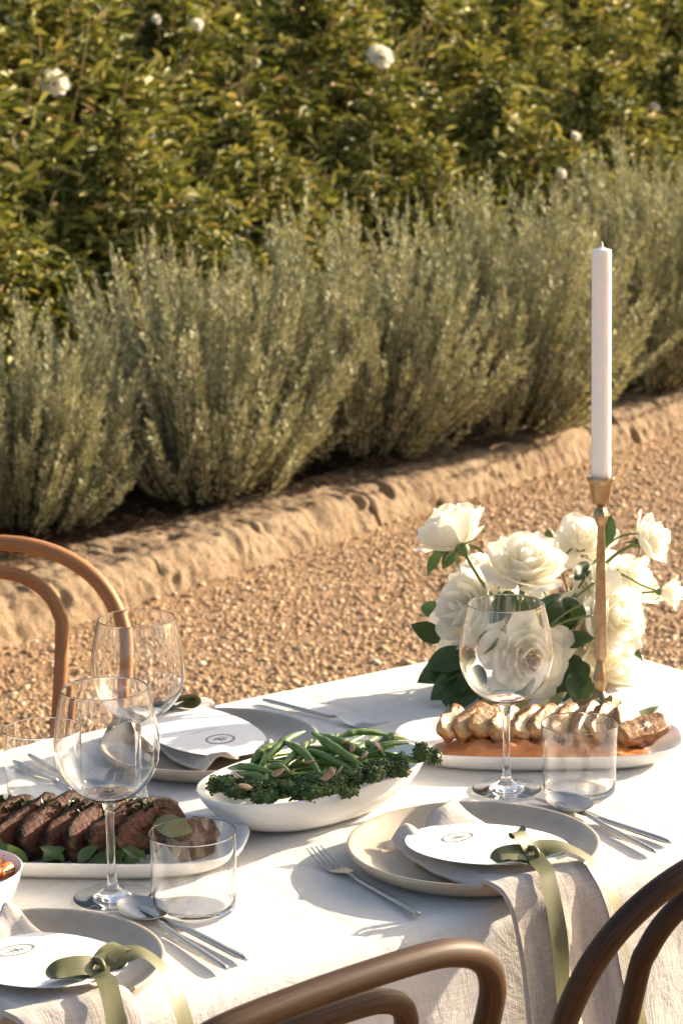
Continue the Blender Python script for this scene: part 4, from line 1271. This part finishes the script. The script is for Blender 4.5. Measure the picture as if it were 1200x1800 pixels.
def build_beans():
    C = Vector((-0.039, 2.722, TZ)); rz = R(41)
    dish('vegetable_bowl', 'oval white porcelain bowl heaped with green beans and broccolini', 'bowl', C, rz, [(r, z * 0.74) for r, z in BOWL], 0.156, 0.089, 2.2)
    ax = Vector((math.cos(rz), math.sin(rz), 0)); ay = Vector((-math.sin(rz), math.cos(rz), 0))
    g = random.Random(12)
    def zpx(X, Y, z): return at(340 + X / 2.727, 1270 + Y / 2.727, z - 0.0185)
    def bean(p, q, bend, r=0.0042, lab=None):
        m = (p + q) / 2 + bend
        d = (q - p).normalized()
        path = smooth_path([p - d * 0.004, p + (m - p) * 0.5 + bend * 0.25, m, q + (m - q) * 0.5 + bend * 0.25, q + d * 0.004], 5)
        n = len(path); rr = [r * min(1, 0.35 + 2.2 * min(i, n - 1 - i) / n) * (1 + 0.07 * math.sin(i * 1.3)) for i in range(n)]
        V, F, gr = tube(path, rr, 8, flat=0.85)
        o = obj('green_bean', mesh('green_bean', [Vector(v) - p for v in V], F, M['bean']), None, p)
        tag(o, lab or 'glossy green bean in the heap in the white oval bowl', 'green bean', 'green beans heaped in the bowl' if not lab else 'green beans on top of the heap')
    top = [((335, 215), (525, 65), .836, .850, 'thick bean pointing up and left of the heap, cut end towards the far rim'), ((290, 200), (440, 118), .830, .838, 'bean lying along the left of the heap beside the thickest one'), ((425, 108), (600, 255), .850, .832, 'bean sloping down from the top of the heap to the broccolini'),
           ((580, 72), (795, 215), .856, .838, 'broad bent bean crossing the middle of the heap'), ((600, 75), (820, 158), .850, .846, 'bean running behind the broad bent bean'), ((800, 200), (1015, 118), .836, .846, 'pale bean catching the sun at the right of the heap'),
           ((700, 95), (930, 80), .846, .842, 'bean along the far rim at the top right'), ((660, 135), (810, 185), .846, .838, 'bean under the broad bent bean'), ((180, 238), (390, 262), .826, .834, 'curved bean lying low at the left of the bowl'),
           ((215, 262), (345, 292), .826, .828, 'lowest curved bean at the left of the bowl'), ((520, 160), (695, 218), .838, .836, 'bean half buried in the middle of the heap'), ((895, 118), (1000, 92), .838, .838, 'short bean near the right end of the bowl'),
           ((410, 235), (560, 105), .836, .842, 'bean crossing under the sloping one'), ((560, 200), (740, 235), .834, .834, 'bean just above the almonds'), ((370, 245), (460, 265), .832, .830, 'cut bean end at the front of the heap'), ((840, 125), (905, 170), .842, .838, 'short bean under the pale one')]
    for (a, b, z0, z1, lab) in top:
        p, q = zpx(a[0], a[1], z0), zpx(b[0], b[1], z1)
        bean(p + Vector((0, 0, .004)), q + Vector((0, 0, .004)), Vector((g.uniform(-.006, .006), g.uniform(-.006, .006), g.uniform(0.002, 0.009))), g.uniform(0.0050, 0.0060), lab)
    for i in range(60):
        u, v = g.uniform(-0.085, 0.10), g.uniform(-0.050, 0.058)
        a = g.uniform(-0.9, 0.9) + (PI / 2 if g.random() < .2 else 0)
        L = g.uniform(0.06, 0.10); lay = i / 60
        lift = 0.012 * max(0, 1 - ((u - 0.02) / 0.10) ** 2 - (v / 0.07) ** 2)
        c = C + ax * u * 0.85 + ay * v * 0.8 + Vector((0, 0, 0.031 + 0.027 * lay + lift))
        d = (ax * math.cos(a) + ay * math.sin(a)) * L / 2 * (0.8 if abs(v) > .035 else 1) + Vector((0, 0, g.uniform(-.005, .005)))
        bean(c - d, c + d, Vector((g.uniform(-.01, .01), g.uniform(-.01, .01), 0.003)), g.uniform(0.0040, 0.0049))
    # broccolini: a stalk and a crown of buds
    ico = bmesh.new(); bmesh.ops.create_icosphere(ico, subdivisions=1, radius=1)
    IV = np.array([v.co[:] for v in ico.verts]); IF = np.array([[v.index for v in f.verts] for f in ico.faces]); ico.free()
    def crown(seed):
        gg = np.random.default_rng(seed); n = 420
        cl = gg.normal(0, 1, (7, 3)); cl[:, 2] = np.abs(cl[:, 2]); cl = norm(cl) * 0.011
        k = gg.integers(0, 7, n)
        d = norm(gg.normal(0, 1, (n, 3)))
        P = cl[k] + d * 0.0085 * gg.uniform(0.75, 1.06, (n, 1)) + [0, 0, 0.006]
        s = gg.uniform(0.0009, 0.0017, n)
        V = (IV[None] * s[:, None, None] + P[:, None]).reshape(-1, 3)
        F = (IF[None] + (np.arange(n) * len(IV))[:, None, None]).reshape(-1, 3)
        core = [(IV * 0.0078 + c_ + [0, 0, 0.006], IF) for c_ in cl]
        off = len(V); VV = [V]; FF = [F]
        for a, b in core:
            VV.append(a); FF.append(b + off); off += len(a)
        return mesh('crown', np.concatenate(VV), np.concatenate(FF), M['floret'])
    cr = [crown(1), crown(2), crown(3)]
    stalk = tube_mesh('stalk', smooth_path([(0, 0, 0.008), (0.001, 0.008, 0.001), (0.0, 0.026, -0.001)], 4), 0.0036, M['bean'], 8)
    spots = [((150, 300), .822, 'leftmost broccolini floret against the bowl wall'), ((235, 318), .822, 'broccolini floret at the front left of the bowl'), ((330, 318), .824, 'broccolini floret under the low curved beans'), ((425, 312), .825, 'broccolini floret left of the front middle'), ((520, 300), .827, 'broccolini floret in the front middle'),
             ((605, 285), .829, 'broccolini floret right of the front middle'), ((735, 268), .829, 'broccolini floret below the almonds'), ((825, 245), .831, 'broccolini floret below the pale bean'), ((900, 212), .831, 'broccolini floret near the right end'), ((990, 190), .832, 'broccolini floret at the right end inside the rim'), ((560, 330), .822, 'lowest broccolini floret at the front of the bowl'), ((690, 300), .824, 'broccolini floret tucked against the front rim'), ((320, 165), .826, 'small broccolini floret at the far left rim')]
    for i, ((X, Y), z, lab) in enumerate(spots):
        P_ = zpx(X, Y + 8, z); P_.z -= 0.010
        t = thing('broccolini', lab, 'broccolini', P_, math.atan2(C.y - P_.y, C.x - P_.x) - PI / 2 + 0.5 * math.sin(i * 2.1), 'broccolini florets in the bowl')
        s = g.uniform(1.05, 1.3) * (0.65 if i == 12 else 1); t.scale = (s * 1.15, s, s * 0.85)
        obj('crown', cr[i % 3], t); obj('stalk', stalk, t)
    t = thing('broccolini', 'broccolini floret drooping over the right rim of the bowl', 'broccolini', zpx(1095, 200, .829), 0.6, 'broccolini florets in the bowl')
    t.rotation_euler = (0.5, 0.15, R(118)); t.scale = (1.15, 1.15, 1.1)
    obj('crown', cr[1], t); obj('stalk', stalk, t)
    # flaked almonds and sesame
    def almond(L, W):
        V, F = loft([[(L * k * math.cos(q) / 2, W * k * math.sin(q) / 2 * (1 - 0.25 * math.cos(q)), z) for q in [2 * PI * i / 14 for i in range(14)]] for k, z in ((.1, .0006), (.8, .0007), (1, 0), (.8, -.0007), (.1, -.0006))])
        return mesh('almond_flake', V, F, M['almond'])
    am = [almond(0.017, 0.009), almond(0.014, 0.0075)]
    for i, (X, Y, z) in enumerate([(245, 305, .838), (270, 318, .838), (660, 238, .852), (700, 228, .850), (300, 220, .838), (375, 215, .838), (405, 240, .842), (720, 95, .858), (820, 155, .856), (880, 108, .856), (640, 255, .846), (215, 255, .838), (560, 190, .852), (760, 120, .858), (470, 238, .842), (890, 130, .852)]):
        o = obj('almond_flake', am[i % 2]); o.location = zpx(X, Y, z); o.rotation_euler = (g.uniform(-.7, .7), g.uniform(-.6, .6), g.uniform(0, 6.3))
        tag(o, 'toasted almond flake scattered over the green beans', 'almond', 'almond flakes scattered over the beans')

def build_carrots():
    C = Vector((-0.410, 2.402, TZ))
    dish('small_bowl', 'small white porcelain bowl of roast carrots cut by the left edge', 'bowl', C, 0, [(r, z * 0.76) for r, z in BOWL], 0.070, 0.070, 2.0, 72)
    g = random.Random(3)
    for i in range(22):
        a, q = i * 2.4, 0.050 * math.sqrt((i + .5) / 22)
        p = C + Vector((math.cos(a) * q, math.sin(a) * q, 0.042 + 0.010 * (1 - q / 0.050) + (0.004 if i % 2 else 0)))
        d = Vector((g.uniform(-1, 1), g.uniform(-1, 1), g.uniform(-.2, .2))).normalized() * g.uniform(0.011, 0.017)
        path = smooth_path([p - d, p + Vector((0, 0, 0.002)), p + d], 4); n = len(path)
        V, F, _ = tube(path, [(0.0095 - 0.004 * k / n) * (0.75 if k in (0, n - 1) else 1) for k in range(n)], 9)
        V = [Vector(v) + Vector((nz(v[0] * 120, v[1] * 120, i), nz(v[1] * 120, v[2] * 120, i), nz(v[2] * 120, v[0] * 120, i))) * 0.0014 - p for v in V]
        o = obj('carrot_piece', mesh('carrot_piece', V, F, M['carrot']), None, p)
        tag(o, 'roast carrot piece in the small bowl at the left edge', 'carrot', 'roast carrot pieces in the small bowl')
    gg = np.random.default_rng(2); n = 60
    P = np.array(C) + np.stack([gg.normal(0, .026, n), gg.normal(0, .026, n), 0.057 + 0.004 * gg.random(n)], 1)
    V, F = scatter_leaves(gg, P, gg.normal(0, 1, (n, 3)) * [1, 1, .3], gg.uniform(0.004, 0.011, n), 0.5, gg.normal(0, .4, (n, 3)) + [0, 0, 1])
    tag(obj('chopped_herbs', mesh('chopped_herbs', V, F, M['herb'])), 'chopped dark herbs sprinkled over the roast carrots', 'herbs', kind='stuff')

# ------------------------------------------------------------------ candlestick and candle
def build_candle():
    p = Vector((0.341, 3.118, TZ))
    t = thing('candlestick', 'slender antique brass candlestick with faceted stem before the roses', 'candlestick', p, R(20))
    def part(name, prof, seg=8, smooth=False):
        V, F = loft(lathe(prof, seg)); obj(name, mesh(name, V, F, M['brass'], smooth), t)
    part('foot', [(0.001, 0.0), (0.044, 0.0), (0.045, 0.004), (0.041, 0.008), (0.024, 0.013), (0.012, 0.020), (0.007, 0.027), (0.006, 0.030)], 40, True)
    part('lower_knob', [(0.0062, 0.0302), (0.0075, 0.034), (0.0105, 0.046), (0.0085, 0.058), (0.0060, 0.068), (0.0055, 0.072)])
    part('stem', [(0.0056, 0.0722), (0.0100, 0.079), (0.0096, 0.095), (0.0082, 0.155), (0.0066, 0.215), (0.0054, 0.252), (0.0052, 0.256)], 6)
    part('upper_knob', [(0.0062, 0.2562), (0.0100, 0.266), (0.0105, 0.270), (0.0090, 0.275), (0.0058, 0.280), (0.0056, 0.282)])
    part('cup', [(0.0060, 0.2822), (0.0118, 0.287), (0.0134, 0.298), (0.0156, 0.3120), (0.0180, 0.3165), (0.0187, 0.319), (0.0182, 0.322), (0.0148, 0.3215), (0.0130, 0.3090), (0.001, 0.3085)], 12)
    c = thing('candle', 'tall white unlit taper candle in the brass candlestick', 'candle', p + Vector((0, 0, 0.3090)), 0)
    pr = [(0.001, 0.0)] + [(0.0127 + 0.00012 * math.sin(k * 1.7), 0.3085 * k / 14) for k in range(15)] + [(0.0120, 0.3100), (0.0085, 0.3103), (0.004, 0.3125), (0.0005, 0.3150)]
    V, F = loft([[(x * (1 + 0.012 * math.cos(9 * math.atan2(y, x))), y * (1 + 0.012 * math.cos(9 * math.atan2(y, x))), z) for x, y, z in r] for r in lathe(pr, 54)])
    obj('wax', mesh('wax', V, F, M['wax']), c)
    obj('wick', tube_mesh('wick', smooth_path([(0, 0, 0.3105), (0.0005, 0, 0.3160), (0.0, 0.0006, 0.3205)], 4), [0.0022, 0.0021, 0.0020, 0.0018, 0.0016, 0.0014, 0.0012, 0.0009, 0.0005], M['wick'], 8), c)

# ------------------------------------------------------------------ the bouquet
def rose_petals(openness, count, seed):
    """petal meshes wrapped round the flower's axis, from the tight heart outwards; unit flower, radius about 1"""
    out = []
    g = random.Random(seed)
    for k in range(count):
        q = k / (count - 1)
        az = k * 2.3999 + g.uniform(-.25, .25)
        op = openness * q ** 1.25
        r0, r1 = 0.06 + 0.10 * q, 0.13 + 0.62 * q ** 1.05 + 0.35 * op
        Hh = 1.02 - 0.10 * q - 0.55 * op + g.uniform(-.06, .06)
        z0 = -0.30 * q * 0.4
        span = 2.3 - 0.55 * q + g.uniform(-.15, .15)
        curl = (0.06 + 0.42 * q ** 1.5) * g.uniform(0.7, 1.3); edge = 0.30 * q * g.uniform(0.5, 1.3)
        ph = g.uniform(0, 6); notch = g.uniform(-.05, .09)
        def f(u, v, q=q, az=az, r0=r0, r1=r1, Hh=Hh, z0=z0, span=span, curl=curl, edge=edge, ph=ph, notch=notch):
            x = (u - .5) * 2
            w = (0.30 + 0.70 * math.sin(PI * min(1, 0.10 + 0.56 * v))) * (1 - 0.30 * max(0, v - 0.80) / 0.20 * x * x)
            vv = v * (1 - 0.16 * x * x * v) - notch * (1 - abs(x)) * v ** 6
            r = r0 + (r1 - r0) * math.sin(vv * PI / 2) ** 0.85
            z = z0 + Hh * vv ** 1.15
            r += curl * max(0, vv - 0.62) ** 2 * 3.0 + edge * (abs(x) ** 3) * vv ** 2 * 0.6
            z -= curl * max(0, vv - 0.72) ** 2 * 4.2
            r += (0.035 * math.sin(x * 4 + ph) * vv + 0.022 * math.sin(x * 6 + ph * 3) * vv ** 4) * (0.25 + q)
            z += 0.03 * math.sin(x * 5 + ph * 2) * vv * q
            a = az + x * span / 2 * w / max(0.55, r / 0.55 if r > 0.55 else 1)
            return (r * math.cos(a), r * math.sin(a), z)
        V, F = grid(f, 11, 10)
        out.append(mesh('petal', V, F, M['petal']))
    return out

def build_bouquet():
    B = Vector((0.280, 3.300, TZ))
    t = thing('rose_bouquet', 'arrangement of white roses with dark leaves at the far end of the table', 'flowers', B)
    V, F = loft(lathe([(0.001, 0.0), (0.040, 0.0), (0.055, 0.012), (0.060, 0.035), (0.058, 0.052), (0.055, 0.052), (0.054, 0.035), (0.045, 0.012), (0.001, 0.006)], 40))
    obj('vase', mesh('vase', V, F, M['porcelain']), t)
    kinds = [rose_petals(0.10, 14, 1), rose_petals(0.60, 21, 2), rose_petals(1.15, 22, 3), rose_petals(0.95, 15, 4)]
    sv, sf = join([leaf_strip(a) for a in [2 * PI * k / 5 for k in range(5)]])
    sepal = mesh('sepals', sv, sf, M['green_stem'])
    V, F = loft(lathe([(0.02, -0.42), (0.10, -0.38), (0.17, -0.26), (0.16, -0.12), (0.05, -0.05)], 12))
    hip = mesh('hip', V, F, M['green_stem'])
    gg = np.random.default_rng(6); n = 60
    a = gg.uniform(0, 6.28, n); rr_ = gg.uniform(0.05, 0.24, n)
    st = join([tube([(0.3 * r * math.cos(q), 0.3 * r * math.sin(q), 0.2), (r * math.cos(q), r * math.sin(q), 0.62 + 0.1 * gg.random()), (r * 1.1 * math.cos(q), r * 1.1 * math.sin(q), 0.68)], [0.012, 0.012, 0.03], 5)[:2] for q, r in zip(a, rr_)])
    stam = mesh('stamens', st[0], st[1], M['stamen'])
    roses = [  # pixel, depth, flower axis, radius, kind
        (790, 925, 3.26, (-0.42, 0.50, 0.72), 0.050, 1), (925, 985, 3.19, (0.08, -0.52, 0.86), 0.052, 1), (812, 1078, 3.24, (-0.72, -0.55, 0.42), 0.056, 1), (842, 1010, 3.31, (-0.35, -0.15, 0.9), 0.048, 1),
        (935, 1158, 3.17, (0.28, -0.93, 0.06), 0.053, 2), (1022, 945, 3.38, (0.0, -0.62, 0.80), 0.042, 3), (1150, 945, 3.31, (0.88, -0.30, 0.36), 0.036, 1), (1112, 1015, 3.36, (0.55, -0.25, 0.72), 0.049, 1),
        (1182, 1042, 3.31, (1.0, -0.15, -0.05), 0.026, 0), (1085, 1082, 3.23, (0.62, -0.74, 0.25), 0.051, 1), (1018, 1072, 3.29, (-0.10, -0.45, 0.85), 0.046, 3), (1082, 1180, 3.25, (0.45, -0.75, 0.45), 0.050, 3),
        (930, 1060, 3.33, (0, 0, 1), 0.045, 1), (868, 1040, 3.24, (-0.25, -0.6, 0.75), 0.042, 3), (1050, 1020, 3.31, (0.15, -0.5, 0.85), 0.040, 3), (1040, 1120, 3.27, (0.2, -0.8, 0.4), 0.044, 1)]
    g = random.Random(2)
    for i, (x, y, Y, axs, r, k) in enumerate(roses):
        r *= 1.13; A = Vector(axs).normalized(); P = at_depth(x, y, Y) - A * r * 0.45
        ro = obj('rose', hip, t); ro.matrix_local = Matrix.Translation(P - B) @ A.to_track_quat('Z', 'Y').to_matrix().to_4x4() @ Matrix.Rotation(g.uniform(0, 6), 4, 'Z') @ Matrix.Scale(r, 4)
        for me in kinds[k]: obj('petal', me, ro)
        obj('sepals', sepal, ro)
        if k == 2: obj('stamens', stam, ro)
        e = P - A * r * 0.40 - B
        base = Vector((e.x * 0.12, e.y * 0.12, 0.02))
        mid = (e + base) / 2 - A * 0.030 + Vector((0, 0, 0.012))
        stm = tube_mesh('stem', smooth_path([e, e - A * 0.025 + (base - e) * 0.08, mid, base], 5), 0.0026 if r > 0.04 else 0.0016, M['green_stem'], 8)
        obj('stem', stm, t)
    # a bud on a thin stalk
    e = at_depth(962, 930, 3.36) - B
    obj('stem', tube_mesh('stem', smooth_path([e, e + Vector((0.012, 0, -0.04)), Vector((0.04, 0.02, 0.09)), Vector((0.01, 0, 0.02))], 5), 0.0014, M['cane'], 6), t)
    bd = obj('bud', hip, t, e, None, (0.038, 0.038, 0.038)); bd.rotation_euler = (0.2, -0.3, 0)
    lm = [leaf_mesh('leaf', 0.062, 0.036, M['rose_leaf'], 0.18, 0.30, 7, 11, 0.03, 0.8), leaf_mesh('leaf', 0.050, 0.030, M['rose_leaf'], 0.32, 0.2, 7, 11, 0.03, 0.8), leaf_mesh('leaf', 0.042, 0.022, M['rose_leaf'], 0.1, 0.4, 7, 11, 0.03, 0.8)]
    leaves = [  # pixel of base, depth, pixel of tip, depth, kind
        (828, 1150, 3.22, 752, 1168, 3.18, 0), (822, 1185, 3.20, 762, 1222, 3.15, 0), (835, 1200, 3.20, 800, 1228, 3.14, 1), (815, 1165, 3.21, 735, 1196, 3.17, 2), (800, 1190, 3.19, 782, 1238, 3.14, 2), (840, 1170, 3.21, 812, 1235, 3.16, 0),
        (775, 1125, 3.27, 728, 1098, 3.25, 0), (780, 1080, 3.30, 735, 1060, 3.32, 1), (785, 960, 3.29, 748, 1008, 3.28, 2), (800, 958, 3.28, 778, 1000, 3.27, 2), (1015, 1180, 3.21, 1018, 1244, 3.15, 0), (1030, 1165, 3.22, 985, 1215, 3.17, 1),
        (1005, 1150, 3.23, 1012, 1190, 3.19, 1), (985, 1045, 3.27, 945, 1068, 3.23, 0), (990, 1060, 3.26, 962, 1100, 3.21, 1), (1000, 1050, 3.27, 1000, 1095, 3.22, 1), (965, 1000, 3.33, 968, 955, 3.33, 2), (1010, 1020, 3.30, 1035, 985, 3.33, 2),
        (985, 1090, 3.25, 1035, 1075, 3.2, 2), (990, 1130, 3.22, 1040, 1120, 3.19, 2), (895, 1050, 3.22, 862, 1090, 3.18, 0), (880, 1040, 3.23, 905, 1085, 3.18, 0), (930, 1050, 3.22, 935, 1095, 3.18, 1), (868, 1110, 3.20, 838, 1145, 3.17, 0),
        (1065, 960, 3.36, 1072, 905, 3.37, 2), (1060, 1030, 3.33, 1085, 1000, 3.33, 2), (1090, 1130, 3.26, 1130, 1160, 3.24, 2), (1040, 1200, 3.22, 1060, 1235, 3.19, 1), (1000, 1215, 3.22, 965, 1235, 3.19, 1), (880, 1215, 3.23, 850, 1240, 3.18, 1)]
    for i, (x0, y0, Y0, x1, y1, Y1, k) in enumerate(leaves):
        p, q = at_depth(x0, y0, Y0), at_depth(x1, y1, Y1)
        if q.z < TZ + 0.006: q.z = TZ + 0.006
        o = obj('leaf', lm[k], t)
        L = (q - p).length / [0.062, 0.050, 0.042][k]
        orient(o, p - B, q - p, (g.uniform(-.4, .4), -0.6, 0.75), g.uniform(-.5, .5))
        o.scale = (max(.85, L), L, max(.85, L))
    # two lesser stalks reaching right
    for pts in ([(1000, 1060, 3.28), (1050, 980, 3.34), (1085, 945, 3.33), (1128, 937, 3.31)], [(1010, 1050, 3.28), (1075, 1008, 3.30), (1130, 1030, 3.30), (1165, 1042, 3.31)], [(960, 1105, 3.2), (1000, 1090, 3.19), (1040, 1082, 3.17)], [(965, 1102, 3.2), (990, 1080, 3.19), (1022, 1062, 3.19)], [(965, 1010, 3.3), (985, 985, 3.33), (1003, 965, 3.36)]):
        obj('stem', tube_mesh('stem', smooth_path([at_depth(*q) - B for q in pts], 6), 0.0017, M['green_stem'], 6), t)

def leaf_strip(a):
    def f(u, v):
        x = (u - .5) * 2; w = 0.09 * (1 - v) ** 0.7
        r = 0.15 + 0.55 * math.sin(v * 1.7) * 0.8; z = -0.16 - 0.05 * v - 0.30 * v * v
        return (r * math.cos(a) - x * w * math.sin(a), r * math.sin(a) + x * w * math.cos(a), z)
    return grid(f, 3, 6)

build_beef(); build_chicken(); build_beans(); build_carrots(); build_candle(); build_bouquet()
